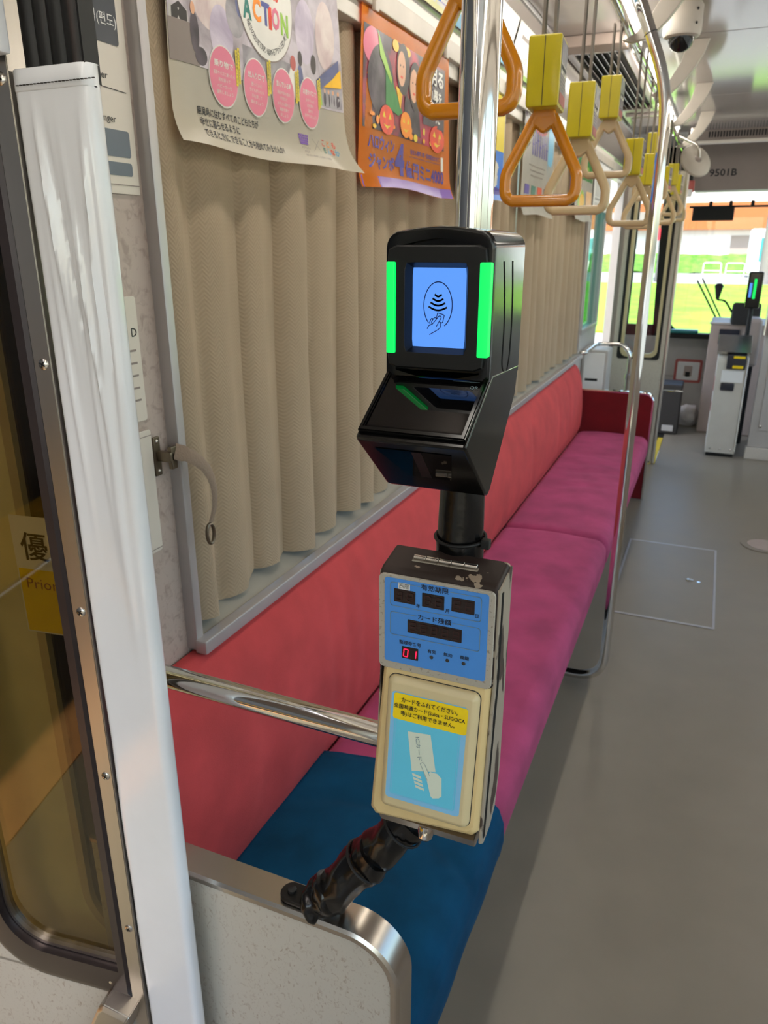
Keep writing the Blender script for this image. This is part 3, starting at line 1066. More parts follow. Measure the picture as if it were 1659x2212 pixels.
pr.line([zp(*p) for p in ((668, 1245), (690, 1190), (708, 1168), (728, 1172), (730, 1190), (706, 1240), (712, 1275))], 0.0007, 'navy')
pr.line([zp(*p) for p in ((730, 1192), (760, 1156), (785, 1152), (798, 1168))], 0.0007, 'navy')
pr.line([zp(*p) for p in ((670, 1495), (760, 1440), (845, 1385), (880, 1345), (893, 1300), (886, 1248))], 0.0007, 'navy')
pr.build('pictogram', sc_, 'dark line drawing of a hand tapping a card')
for xa, xb in ((-0.2662, -0.2580), (-0.1826, -0.1728)):
    obj('light_bar', B().box(xa, xb, 0.6245, 0.634, 1.4095, 1.4868, 0.0012), 'green', cr, label='glowing green light bar')
# grooves on the aisle side
for pts in (((0.660, 1.487), (0.668, 1.46), (0.672, 1.43), (0.670, 1.40), (0.674, 1.392), (0.690, 1.39)), ((0.690, 1.487), (0.696, 1.46), (0.699, 1.43), (0.696, 1.40), (0.690, 1.39))):
    obj('side_groove', B().tube(arc_pts([(X1 + 0.0002, y, z) for y, z in pts], 0.01, 4), 0.0005, 6), 'blackmatte', cr)
# scanner tray under the screen
side = [(0.640, 1.3935), (0.5695, 1.3485), (0.5665, 1.3455), (0.5680, 1.3420), (0.634, 1.2850), (0.642, 1.2815), (0.650, 1.2850), (0.727, 1.362), (0.735, 1.39)]
sb = obj('scanner_body', B().prism(side, 'x', X0 - 0.0005, X1 + 0.0005, 0.0028, 3), 'blackgloss', cr, 40)
d1 = (Vector((0, 0.5665, 1.3475)) - Vector((0, 0.640, 1.3935)))
d1n = d1.normalized()
n1 = Vector((0, d1n.z, -d1n.y))
if n1.z < 0:
    n1 = -n1
TP = lambda u, v, l: Vector((u, 0.640, 1.3935)) + d1n * v + n1 * (l + 0.0006)
L1 = d1.length
rim = B()
for (u0, v0, u1, v1) in ((X0 + 0.001, 0.006, X0 + 0.0055, L1 - 0.004), (X1 - 0.0055, 0.006, X1 - 0.001, L1 - 0.004), (X0 + 0.001, L1 - 0.009, X1 - 0.001, L1 - 0.003)):
    ps = [TP(u0, v0, -0.002), TP(u1, v0, -0.002), TP(u1, v1, -0.002), TP(u0, v1, -0.002)]
    qs = [p + n1 * 0.0048 for p in ps]
    rim.loops([ps, qs])
rim.fixnormals()
bmesh.ops.bevel(rim.bm, geom=rim.bm.edges[:], offset=0.0012, segments=2, affect='EDGES')
obj('rim', rim, 'blackgloss', sb)
gl = Print(TP)
gl.rect(X0 + 0.0056, 0.009, X1 - 0.0056, L1 - 0.0091, 'darkglass', 0.0002)
gl.build('scanner_glass', sb, 'glossy dark scanner glass')
gl = Print(lambda u, v, l: TP(u, 0.030 - v, l))
gl.text('QR', X1 - 0.0150, 0.008, 'greyline', h=0.0045, lift=0.0005)
gl.line([(X1 - 0.032, 0.0175), (X1 - 0.008, 0.0175)], 0.0003, 'greyline', 0.0005)
gl.build('sticker', sb, 'clear sticker with pale letters')
# recessed window in the sloping underside
f0, f1 = Vector((0, 0.5680, 1.3420)), Vector((0, 0.634, 1.2850))
d2 = (f1 - f0).normalized()
n2 = Vector((0, d2.z, -d2.y))
if n2.y > 0:
    n2 = -n2
FP = lambda u, v, l: Vector((u, f0.y, f0.z)) + d2 * v + n2 * (l + 0.0004)
L2 = (f1 - f0).length
fr_ = Print(FP)
fr_.poly([(-0.256, 0.010), (-0.186, 0.010), (-0.198, 0.062), (-0.236, 0.062), (-0.240, 0.056)], 'darkglass', 0.0002)
fr_.poly([(-0.222, 0.011), (-0.213, 0.011), (-0.216, 0.061), (-0.226, 0.061)], 'blacksatin', 0.0004)
fr_.build('lower_window', sb)

# ------------------------------------------------------------------ old fare reader
fr = thing('fare_reader', 'worn brown and cream fare card reader with blue display panel', 'card reader', (-0.215, 0.65, 0.89))
XA, XB = -0.2775, -0.1545
prof_t = [(0.634, 1.083), (0.634, 1.186), (0.637, 1.1925), (0.643, 1.1955), (0.678, 1.203), (0.684, 1.200), (0.686, 1.19), (0.686, 1.083)]
obj('upper_housing', B().prism(prof_t, 'x', XA, XB, 0.004, 3), 'brown', fr, 40, label='chipped dark brown paint')
prof_s = [(0.637, 1.19), (0.683, 1.198), (0.680, 0.96), (0.668, 0.915), (0.650, 0.902), (0.624, 0.899), (0.615, 0.906), (0.616, 0.93), (0.637, 1.08)]
prof_l = [(0.637, 1.19), (0.683, 1.198), (0.680, 0.97), (0.660, 0.94), (0.622, 0.935), (0.637, 1.08)]
obj('back_shell', B().prism(prof_s, 'x', XB - 0.0015, XB + 0.002, 0.0012, 2), 'brownworn', fr, 40, label='paint worn off in streaks')
obj('back_shell', B().prism(prof_l, 'x', XA - 0.0005, XA + 0.0015, 0.0012, 2), 'brownworn', fr, 40)
sd = B()
for yy in (0.6445, 0.6475):
    sd.tube([(XB + 0.0022, yy, 1.185), (XB + 0.0022, yy - 0.001, 1.08), (XB + 0.0022, yy - 0.024, 0.91)], 0.0009, 6)
obj('side_seam', sd, 'blackmatte', fr)
# hinge on top
hg = B()
for k in range(5):
    xa = -0.249 + k * 0.0135
    hg.lathe([(0.0, 0), (0.0023, 0), (0.0028, 0.0004), (0.0028, 0.0126), (0.0023, 0.013), (0, 0.013)], (xa, 0.6585, 1.2010), (1, 0, -0.0), 14)
hh = obj('hinge', hg, 'screw', fr)
obj('hinge_leaf', B().box(-0.250, -0.181, 0.6545, 0.6625, 1.1965, 1.1992), 'brownworn', hh)
# grey face plate and blue panel
obj('face_plate', B().prism(rrect(XA + 0.001, 1.0835, XB - 0.001, 1.1905, 0.006), 'y', 0.6305, 0.6345, 0.0012), 'greymetal', fr, label='scuffed grey metal surround')
FY = lambda u, v, l: Vector((u, 0.6302 - l, v))
fpn = obj('display_panel', B().prism(rrect(-0.2695, 1.0925, -0.1615, 1.1875, 0.003), 'y', 0.6298, 0.631), 'faceblue', fr, 0, label='blue printed panel')
pr = Print(lambda u, v, l: Vector((u, 0.6298 - l, v)))


def rr_line(u0, v0, u1, v1, r, w, m, gap=None):
    p = rrect(u0, v0, u1, v1, r, 4)
    for a, c in zip(p, p[1:] + p[:1]):
        if gap and min(a[1], c[1]) > v1 - 1e-4 and abs(a[0] - c[0]) > 0.02:
            hi, lo = max(a[0], c[0]), min(a[0], c[0])
            pr.line([(lo, v1), (gap[0], v1)], w, m)
            pr.line([(gap[1], v1), (hi, v1)], w, m)
        else:
            pr.line([a, c], w, m)


rr_line(-0.263, 1.1575, -0.1685, 1.1835, 0.003, 0.0006, 'greyline', (-0.2315, -0.2005))
rr_line(-0.263, 1.125, -0.1685, 1.1505, 0.003, 0.0006, 'greyline', (-0.2345, -0.1965))
pr.text('有効期限', -0.2302, 1.1803, 'ink', h=0.0066, w=0.0285, bold=0.012)
pr.text('カード残額', -0.2330, 1.1472, 'ink', h=0.0062, w=0.0350, bold=0.012)
pr.text('年', -0.2352, 1.1600, 'ink', h=0.0044, bold=0.01)
pr.text('月', -0.2047, 1.1605, 'ink', h=0.0044, bold=0.01)
pr.text('日', -0.1743, 1.1612, 'ink', h=0.0042, bold=0.01)
pr.text('整理券番号', -0.2530, 1.1157, 'ink', h=0.0046, w=0.0238, bold=0.01)
pr.text('有効', -0.2221, 1.1117, 'ink', h=0.0044, w=0.0090, bold=0.01)
pr.text('無効', -0.2050, 1.1120, 'ink', h=0.0044, w=0.0090, bold=0.01)
pr.text('乗継', -0.1880, 1.1126, 'ink', h=0.0044, w=0.0094, bold=0.01)
pr.build('lettering', fpn, 'black Japanese lettering')


def seven(prn, u, v, w, h, segs, m, sl=0.08):
    t = h * 0.11
    P_ = lambda a, c: (u + a * w + c * h * sl, v + c * h)
    S7 = {'a': ((0.1, 1), (0.9, 1)), 'b': ((1, 0.95), (1, 0.55)), 'c': ((1, 0.45), (1, 0.05)), 'd': ((0.1, 0), (0.9, 0)), 'e': ((0, 0.45), (0, 0.05)), 'f': ((0, 0.95), (0, 0.55)), 'g': ((0.1, 0.5), (0.9, 0.5))}
    for s in segs:
        prn.line([P_(*S7[s][0]), P_(*S7[s][1])], t, m)


for (u0, v0, u1, v1, nd) in ((-0.2590, 1.1625, -0.2362, 1.1768, 2), (-0.2290, 1.1625, -0.2060, 1.1775, 2), (-0.1985, 1.1635, -0.1752, 1.1785, 2), (-0.2440, 1.1305, -0.1870, 1.1450, 5), (-0.2500, 1.0998, -0.2322, 1.1133, 2)):
    dp = obj('display_window', B().prism(rrect(u0, v0, u1, v1, 0.0006, 2), 'y', 0.6293, 0.6300), 'display', fpn, 0)
    pr = Print(lambda u, v, l: Vector((u, 0.6292 - l, v)))
    cw = (u1 - u0) / nd
    for k in range(nd):
        if nd == 2 and v0 < 1.11:
            seven(pr, u0 + cw * k + cw * 0.22, v0 + 0.0025, cw * 0.5, v1 - v0 - 0.005, 'abcdef' if k == 0 else 'bc', 'seglit')
        else:
            seven(pr, u0 + cw * k + cw * 0.22, v0 + 0.0028, cw * 0.5, v1 - v0 - 0.0056, 'abcdefg', 'segdim')
    pr.build('digits', dp)
for x, z in ((-0.218, 1.1072), (-0.2010, 1.1076), (-0.1840, 1.1080)):
    obj('indicator_lamp', B().lathe([(0.0020, 0), (0.0020, 0.0004), (0.0015, 0.001), (0, 0.0012)], (x, 0.6298, z), (0, -1, 0), 14), 'bindark', fpn)
pr = Print(lambda u, v, l: Vector((u, 0.6296 - l, v)))
pr.rect(-0.2545, 1.1772, -0.2420, 1.1842, 'white', 0.0003)
pr.text('西暦', -0.2535, 1.1782, 'ink', h=0.0048, w=0.0105, lift=0.0005)
pr.build('sticker', fpn, 'small white sticker')
# cream lower housing, sloping out towards the bottom
LT = Vector((0, -0.15334, -0.98817))
LN = Vector((0, -0.98817, 0.15334))
L0 = Vector((0, 0.633, 1.083))
SLP = lambda u, v, l: Vector((u, L0.y, L0.z)) + LT * v + LN * l


def slab(outline_fn, steps):
    rings = []
    for ins, l in steps:
        rings.append([SLP(p[0], p[1], l) for p in outline_fn(ins)])
    return B().loops(rings).fixnormals()


def house(ins):
    p = [(XA + 0.004 + ins, 0.0), (XB - 0.002 - ins, 0.0), (XB - 0.001 - ins, 0.160 - ins), (XB - 0.007 - ins, 0.167 - ins), (XA + 0.005 + ins, 0.175 - ins), (XA + ins - 0.001, 0.168 - ins)]
    return p


obj('lower_housing', slab(house, ((0.0, -0.034), (0.0, -0.006), (0.0015, -0.0025), (0.005, 0.0), (0.0055, 0.0))), 'cream', fr, 40, label='cream plastic housing')
pad = obj('card_pad', slab(lambda i: rrect(-0.2640 + i, 0.0055 + i, -0.1650 - i, 0.1560 - i, max(0.002, 0.008 - i)), ((0.0, -0.001), (0.0, 0.003), (0.0015, 0.006), (0.005, 0.0085), (0.007, 0.009))), 'creampad', fr, 45, label='raised cream card pad')
obj('pad_groove', slab(lambda i: rrect(-0.2648 + i, 0.0047 + i, -0.1642 - i, 0.1568 - i, max(0.002, 0.0085 - i)), ((0.0, -0.001), (0.0, 0.0006), (0.002, 0.0006))), 'bindark', fr, 45)
st = Print(lambda u, v, l: SLP(u, v, l + 0.0090))
st.rrect(-0.2570, 0.0205, -0.1745, 0.1420, 0.004, 'paleblue', 0.0003)
st.rrect(-0.2522, 0.0300, -0.1800, 0.1370, 0.003, 'skyblue', 0.0005)
st.line([(-0.2505, 0.052), (-0.2505, 0.134), (-0.2488, 0.1362), (-0.1830, 0.1362), (-0.1815, 0.134), (-0.1815, 0.052)], 0.0005, 'paleblue', 0.0007)
st.rrect(-0.2542, 0.0215, -0.1742, 0.0505, 0.003, 'yellow', 0.0008)
# picture of a hand holding a card
ca = [(-0.2365, 0.0615), (-0.2115, 0.0590), (-0.2030, 0.0985), (-0.2290, 0.1045)]
st.poly(ca, 'offwhite', 0.0008)
st.poly([(-0.2090, 0.1000), (-0.2010, 0.1000), (-0.1960, 0.1040), (-0.1945, 0.1240), (-0.1975, 0.1270), (-0.2040, 0.1290), (-0.2065, 0.1270), (-0.2125, 0.1080)], 'offwhite', 0.0008)
st.poly([(-0.2200, 0.0935), (-0.2175, 0.0915), (-0.2155, 0.0930), (-0.2070, 0.1080), (-0.2110, 0.1120)], 'offwhite', 0.0011)
st.line([(-0.2110, 0.1100), (-0.2200, 0.0937), (-0.2175, 0.0915), (-0.2152, 0.0932), (-0.2092, 0.1040)], 0.0004, 'greyline', 0.0013)
for k in range(4):
    du, dv = k * 0.0014, k * 0.0042
    st.poly([(-0.2285 + du, 0.1065 + dv), (-0.2185 + du, 0.1080 + dv), (-0.2178 + du, 0.1108 + dv), (-0.2276 + du, 0.1094 + dv)], 'offwhite', 0.0008)
st.build('sticker', pad, 'sky blue sticker showing a hand with a card')
st = Print(lambda u, v, l: SLP(u, 0.05 - v, l + 0.0102))
st.text('カードをふれてください。', -0.2455, 0.05 - 0.0305, 'ink', h=0.0056, w=0.0610, bold=0.012)
st.text('全国共通カード(Suica・SUGOCA', -0.2532, 0.05 - 0.0385, 'ink', h=0.0062, w=0.0770, bold=0.012)
st.text('等)はご利用できません。', -0.2455, 0.05 - 0.0458, 'ink', h=0.0060, w=0.0590, bold=0.012)
st.build('lettering', pad, 'black Japanese notice on yellow')
st = Print(lambda u, v, l: SLP(u, 0.05 - v, l + 0.0102))
st.text('ICカード', -0.2275, 0.05 - 0.0650, 'greyline', h=0.0048, w=0.0260, rot=math.radians(-80))
st.build('card_lettering', pad)
# underside and lock
obj('underside', B().prism([(0.614, 0.908), (0.678, 0.93), (0.676, 0.896), (0.622, 0.893)], 'x', XA + 0.006, XB - 0.006, 0.002), 'steel', fr)
lk = obj('lock', B().lathe([(0.009, 0), (0.009, 0.006), (0.0075, 0.013), (0.006, 0.0145), (0, 0.0145)], (-0.216, 0.622, 0.902), (0, -0.35, -0.94), 18), 'chrome', fr, 25)
obj('lock_core', B().lathe([(0.0045, 0), (0.0045, 0.0012), (0, 0.0012)], Vector((-0.216, 0.622, 0.902)) + Vector((0, -0.35, -0.94)).normalized() * 0.0145, (0, -0.35, -0.94), 12), 'blackmatte', lk)

# ================================================================== HANGING STRAPS
def make_strap(mat):
    """Origin at the middle of the handle's lower bar; handle in the xz plane, box above, belts up to the rail."""
    t = thing('hanging_strap', 'x', 'strap', (0, 0, 0), 'hanging straps on the overhead rail')
    half = [(0.0, 0.158), (0.016, 0.150), (0.063, 0.062), (0.0665, 0.052), (0.0665, 0.026), (0.063, 0.016), (0.052, 0.009), (0.0, 0.008)]
    pts = arc_pts([(x, 0, z) for x, z in half[1:-1]], 0.006, 4)
    loop = [Vector((0, 0, 0.008))] + [Vector((-p.x, p.y, p.z)) for p in reversed(pts)]
    loop = [Vector((-p.x, 0, p.z)) for p in pts][::-1]
    full = [p for p in pts] + loop
    rings = []
    N = len(full)
    n = 14
    for i in range(N):
        tng = (full[(i + 1) % N] - full[i - 1]).normalized()
        u = Vector((0, 1, 0))
        w = tng.cross(u)
        rings.append([full[i] + u * (0.0115 * math.copysign(abs(math.cos(a)) ** 0.7, math.cos(a))) + w * (0.0108 * math.copysign(abs(math.sin(a)) ** 0.7, math.sin(a))) for a in [2 * PI * k / n for k in range(n)]])
    rings.append(rings[0])
    bb = B().loops(rings, False, False)
    bmesh.ops.remove_doubles(bb.bm, verts=bb.bm.verts, dist=1e-6)
    bb.prism([(-0.0295, 0.140), (-0.014, 0.133), (-0.006, 0.126), (0.0, 0.124), (0.006, 0.126), (0.014, 0.133), (0.0295, 0.140), (0.0205, 0.160), (0.0195, 0.172), (-0.0195, 0.172), (-0.0205, 0.160)], 'y', -0.0113, 0.0113, 0.005, 3)
    bb.fixnormals()
    obj('handle', bb, mat, t, 45)
    bx = obj('advert_box', B().box(-0.029, 0.029, -0.045, 0.045, 0.162, 0.275, 0.004, 2), 'boxyellow', t)
    obj('seam', B().box(-0.0006, 0.0006, -0.0456, -0.0449, 0.164, 0.272), 'bindark', bx)
    for sx in (-1, 1):
        pr_ = Print(lambda u, v, l: Vector((sx * (0.029 + l), u, v)))
        pr_.rect(-0.040, 0.168, 0.040, 0.269, K['adgrey'], 0.0004)
        pr_.rect(-0.040, 0.168, 0.040, 0.186, 'redprint', 0.0007)
        pr_.rect(-0.036, 0.215, 0.036, 0.231, 'poster', 0.0007)
        for k in range(9):
            pr_.rect(-0.032 + k * 0.0072, 0.222, -0.0268 + k * 0.0072, 0.2295, 'ink', 0.0010)
        pr_.rect(-0.010, 0.2165, 0.010, 0.2205, 'bulk', 0.0010)
        for k in range(4):
            pr_.rect(-0.034, 0.193 + k * 0.0055, 0.02, 0.1952 + k * 0.0055, 'bulk', 0.0008)
        pr_.build('advert_card', bx)
    for sx in (-0.010, 0.010):
        obj('belt', B().box(sx - 0.0024, sx + 0.0024, -0.012, 0.012, 0.30, 0.44), 'belt', t)
    return t


K['adgrey'] = M('grey_advert_print', (150, 140, 150), 0.25, var=0.25, vscale=40)
RAILX, RAILZ = -0.345, 2.10
strap_o = make_strap('orange')
strap_b = make_strap('beige')
used = {'o': False, 'b': False}
for kind, x, y, z, rz, lab in (
        ('o', -0.362, 1.144, 1.672, 0, 'large orange triangular hanging strap right behind the chrome pole'),
        ('o', -0.337, 1.535, 1.571, 4, 'orange hanging strap with yellow box, hanging clear right of the chrome pole'),
        ('b', -0.342, 1.960, 1.570, 3, 'beige hanging strap overlapping the orange one, lower of the two beige in front'),
        ('b', -0.372, 2.611, 1.697, 0, 'beige hanging strap with short belts, higher of the two beige in front'),
        ('b', -0.325, 2.93, 1.563, 0, 'beige hanging strap just left of the bent chrome pole'),
        ('b', -0.330, 3.42, 1.563, 6, 'beige hanging strap half hidden behind the bent chrome pole'),
        ('b', -0.345, 3.85, 1.690, 0, 'short beige hanging strap hidden mostly by the bent chrome pole'),
        ('b', -0.330, 4.40, 1.600, -5, 'far beige hanging strap right of the bent chrome pole'),
        ('b', -0.330, 4.95, 1.660, 8, 'farthest but one beige hanging strap right of the bent chrome pole'),
        ('b', -0.330, 5.45, 1.640, -3, 'farthest beige hanging strap near the front bulkhead')):
    src = strap_o if kind == 'o' else strap_b
    if not used[kind]:
        s_ = src
        used[kind] = True
    else:
        s_ = copy_tree(src)
    s_.location = (x, y, z)
    s_.rotation_euler = (0, 0, math.radians(rz))
    s_['label'] = lab
    # belts reach from the box to the rail
    for ch in s_.children:
        if ch.name.startswith('belt'):
            L = RAILZ + 0.012 - (z + 0.27)
            ch.scale = (1, 1, L / 0.14)
            ch.location = (0, 0, 0.27 - 0.30 * L / 0.14)

t = thing('overhead_rail', 'long chrome overhead rail that the straps hang from', 'rail', (RAILX, 3.2, ZC))
obj('tube', B().tube([(RAILX, -0.3, RAILZ), (RAILX, 6.1, RAILZ)], 0.0125, 16), 'chrome', t)
for y in (0.4, 2.62, 3.55, 4.45, 5.35):
    # cream bent bracket plates from the ceiling down to the rail
    ctr = [(-0.195, ZC), (-0.205, 2.215), (-0.225, 2.165), (-0.260, 2.115), (-0.300, 2.075), (-0.345, 2.062)]
    wid = [0.038, 0.034, 0.027, 0.024, 0.020, 0.012]
    pts = [(x + w_, z - 0.3 * w_ if z < ZC else ZC) for (x, z), w_ in zip(ctr, wid)] + [(x - w_, z + 0.45 * w_ if z < ZC else ZC) for (x, z), w_ in reversed(list(zip(ctr, wid)))]
    obj('bracket', B().prism(pts, 'y', y - 0.012, y + 0.012, 0.003), 'camwhite', t, label='cream bent bracket')

t = thing('bent_pole', 'tall chrome pole bent at top and bottom beside the bench', 'pole', (-0.2, 2.45, 0))
obj('tube', B().tube(arc_pts([(-0.345, 2.45, 2.235), (-0.20, 2.45, 1.90), (-0.20, 2.45, 0.035), (-0.40, 2.45, 0.035)], 0.10, 10), 0.0165, 22), 'chrome', t)
obj('wire_tie', B().tube([Vector((-0.262, 2.45, 2.043)) + Vector((0.0172 * math.cos(a) * 0.92, 0.0172 * math.sin(a), 0.0172 * math.cos(a) * 0.39)) for a in [2 * PI * k / 20 for k in range(20)]], 0.0012, 6, closed=True), 'blackmatte', t)
obj('floor_flange', B().lathe([(0.03, 0), (0.03, 0.006), (0.018, 0.01), (0, 0.01)], (-0.3995, 2.45, 0.035), (1, 0, 0)), 'chrome', t)

# ================================================================== CURTAINS
def curtain(name, label, y0, y1, zb, zt, pleats, seed, amp=0.022, skew=0.0):
    rnd = random.Random(seed)
    # irregular pleat positions
    cuts = [0.0]
    for k in range(pleats):
        cuts.append(cuts[-1] + rnd.uniform(0.75, 1.3))
    cuts = [c / cuts[-1] for c in cuts]
    amps = [amp * rnd.uniform(0.6, 1.25) for _ in range(pleats)]

    def f(u, v):
        i = 0
        while i < pleats - 1 and u > cuts[i + 1]:
            i += 1
        t_ = (u - cuts[i]) / (cuts[i + 1] - cuts[i])
        # rounded fold front with a sharp return
        a = amps[i]
        wob = 0.12 * mnoise.noise(Vector((cuts[i] * 9, v * 2.5, seed)))
        t_ = max(0.0, min(1.0, t_ + wob * t_ * (1 - t_) * 2))
        x = a * (math.sin(PI * t_ ** 0.62) ** 0.9) * (0.55 + 0.55 * (1 - v))
        y = y0 + (y1 - y0) * u + 0.010 * math.sin(PI * 2 * t_) * (1 - 0.5 * v)
        y += skew * u * v
        z = zb + (zt - zb) * v
        if v < 0.02:
            z += 0.006 * math.sin(u * pleats * 2.1 + seed)
        x += 0.006 * mnoise.noise(Vector((y * 3, z * 2.2, seed)))
        return Vector((XL - 0.022 + x, y, z))
    width = (y1 - y0) * 1.35
    bb = B().grid(f, pleats * 22, 34, lambda u, v: (u * width, v * (zt - zb)))
    hem = 0.0015
    o = obj(name, bb, 'curtain', smooth=70)
    tag(o, label, 'curtain')
    return o


curtain('curtain', 'nearest beige herringbone curtain, hanging left of the black card reader', 0.945, 1.742, 0.876, 1.95, 7, 3, 0.036, 0.045)
curtain('curtain', 'middle beige curtain, mostly hidden behind the readers and the pole', 1.757, 3.20, 0.872, 1.95, 11, 5, 0.033)
curtain('curtain', 'farthest beige curtain, above the far end of the bench', 3.22, 4.86, 0.872, 1.95, 11, 9, 0.030)

# tie-back and hook on the pier
t = thing('curtain_tie', 'brown braided curtain tie hanging from its hook by the window frame', 'curtain tie', (-0.74, 0.92, 1.19))
path = [(-0.742, 0.905, 1.200), (-0.722, 0.922, 1.190), (-0.712, 0.945, 1.165), (-0.712, 0.960, 1.130), (-0.716, 0.962, 1.095), (-0.720, 0.953, 1.070)]
pp = arc_pts(path, 0.02, 4)
rings = []
for i, p in enumerate(pp):
    k = i / (len(pp) - 1)
    tng = (pp[min(i + 1, len(pp) - 1)] - pp[max(i - 1, 0)]).normalized()
    nrm = Vector((1, 0, 0))
    sdv = tng.cross(nrm).normalized()
    wd = 0.0125 * (1 - 0.55 * k) * (1 + 0.08 * math.sin(i * 2.4))
    rings.append([p + sdv * wd, p + nrm * 0.0028 + sdv * wd * 0.5, p + nrm * 0.0028 - sdv * wd * 0.5, p - sdv * wd, p - nrm * 0.002])
obj('band', B().loops(rings).fixnormals(), 'tielace', t)
obj('ring', B().tube([Vector((-0.720, 0.950, 1.050)) + Vector((0.001 * math.cos(a), 0.008 * math.cos(a), 0.017 * math.sin(a))) for a in [2 * PI * k / 24 for k in range(24)]], 0.003, 8, closed=True), 'bronze', t)
t = thing('curtain_hook', 'small bronze curtain hook screwed to the pier', 'hook', (XL, 0.897, 1.19))
obj('plate', B().box(XL, XL + 0.004, 0.888, 0.903, 1.160, 1.222, 0.0015), 'bronze', t)
obj('lever', B().box(XL + 0.003, XL + 0.03, 0.893, 0.905, 1.183, 1.200, 0.003).box(XL + 0.022, XL + 0.030, 0.896, 0.910, 1.172, 1.208, 0.002), 'bronze', t)
for z in (1.168, 1.215):
    obj('screw', screw_head(B(), (XL + 0.004, 0.8955, z), (1, 0, 0), 0.0035), 'screw', t)

# ================================================================== POSTERS
K['p_photo'] = mixspots('collage_photo_print', (150, 140, 146), (212, 204, 212), 14, 0.35, 0.62, 0.3, detail=5, distort=0.8)
K['p_soft1'] = mixspots('soft_pink_photo_print', (206, 184, 184), (234, 222, 216), 16, 0.35, 0.65, 0.3, distort=0.8)
K['p_soft2'] = mixspots('soft_lavender_photo_print', (178, 166, 188), (222, 212, 226), 16, 0.35, 0.65, 0.3, distort=0.8)
K['p_grey'] = mixspots('grey_photo_print', (120, 116, 122), (176, 172, 176), 22, 0.35, 0.65, 0.3, distort=0.5)
K['p_navy2'] = M('muted_navy_print', (92, 98, 138), 0.35, var=0.15, vscale=40)
K['p_dark'] = mixspots('dark_photo_print', (44, 36, 44), (92, 80, 90), 20, 0.4, 0.7, 0.3)
K['p_pink'] = M('pink_print', (222, 120, 146), 0.3, var=0.03)
K['p_white'] = M('poster_white_print', (238, 236, 228), 0.3)
K['p_yel'] = M('poster_yellow_print', (236, 214, 60), 0.35)
K['p_navy'] = M('poster_navy_print', (70, 80, 150), 0.35)
K['p_skin'] = M('skin_tone_print', (222, 170, 136), 0.35)
K['p_hair'] = M('dark_hair_print', (40, 26, 26), 0.35)
K['p_org'] = M('poster_orange_print', (250, 150, 44), 0.3, var=0.03)
K['p_purple'] = M('poster_purple_print', (128, 92, 176), 0.3, var=0.08)
K['p_indigo'] = M('poster_indigo_print', (64, 52, 156), 0.3)
K['p_red'] = M('poster_red_print', (226, 70, 40), 0.3, var=0.2, vscale=30)
K['p_green'] = M('poster_green_print', (46, 130, 60), 0.3, var=0.2, vscale=20)
K['p_lime'] = M('poster_lime_print', (150, 196, 70), 0.3)
K['p_teal'] = M('poster_teal_print', (30, 120, 110), 0.3)
K['p_lav'] = M('poster_lavender_print', (190, 180, 222), 0.3)
K['p_blue'] = M('poster_blue_print', (60, 130, 226), 0.3)
K['p_sky'] = M('poster_sky_print', (120, 190, 226), 0.3)
K['p_peach'] = M('poster_peach_print', (240, 190, 130), 0.3)
K['p_gold'] = M('poster_gold_print', (246, 190, 30), 0.3, var=0.15, vscale=30)
K['p_fest'] = mixspots('festive_backdrop_print', (40, 20, 40), (190, 40, 70), 12, 0.42, 0.66, 0.3, detail=3)


def poster_surface(y0, y1, z0, z1, x, curl_l=0.0, curl_r=0.0, curl=0.02, seed=1, flare=0.0):
    def f(u, v, l=0.0):
        a = (u - y0) / (y1 - y0)
        c = (v - z0) / (z1 - z0)
        b0 = max(0.0, 1 - c / 0.16)
        dx = curl * b0 ** 2
        dx += curl_l * max(0, 1 - a / 0.12) ** 2 * (1 - c) + curl_r * max(0, 1 - (1 - a) / 0.12) ** 2 * (1 - c)
        dx += 0.0035 * mnoise.noise(Vector((u * 9, v * 7, seed))) * (1 - c * 0.6)
        fl_ = flare * max(0.0, a) ** 3 * max(0.0, 1 - c / 0.3) ** 2
        return Vector((x + dx + l, u + fl_, v + 0.004 * b0 * math.sin(a * 7 + seed)))
    return f


def poster(label, y0, y1, z0, z1, x, paper, draw, **kw):
    t = thing('poster', label, 'poster', (x, (y0 + y1) / 2, z1), 'paper posters hanging along the window')
    f = poster_surface(y0, y1, z0, z1, x, **kw)
    bb = B().grid(lambda u, v: f(y0 + (y1 - y0) * u, z0 + (z1 - z0) * v), 40, 30)
    bmesh.ops.solidify(bb.bm, geom=bb.bm.faces[:], thickness=0.0004)
    bmesh.ops.recalc_face_normals(bb.bm, faces=bb.bm.faces)
    obj('sheet', bb, paper, t, 60)
    pr_ = Print(lambda u, v, l: f(u, v, l), 0.02)
    draw(pr_)
    pr_.build('print', t)
    return t


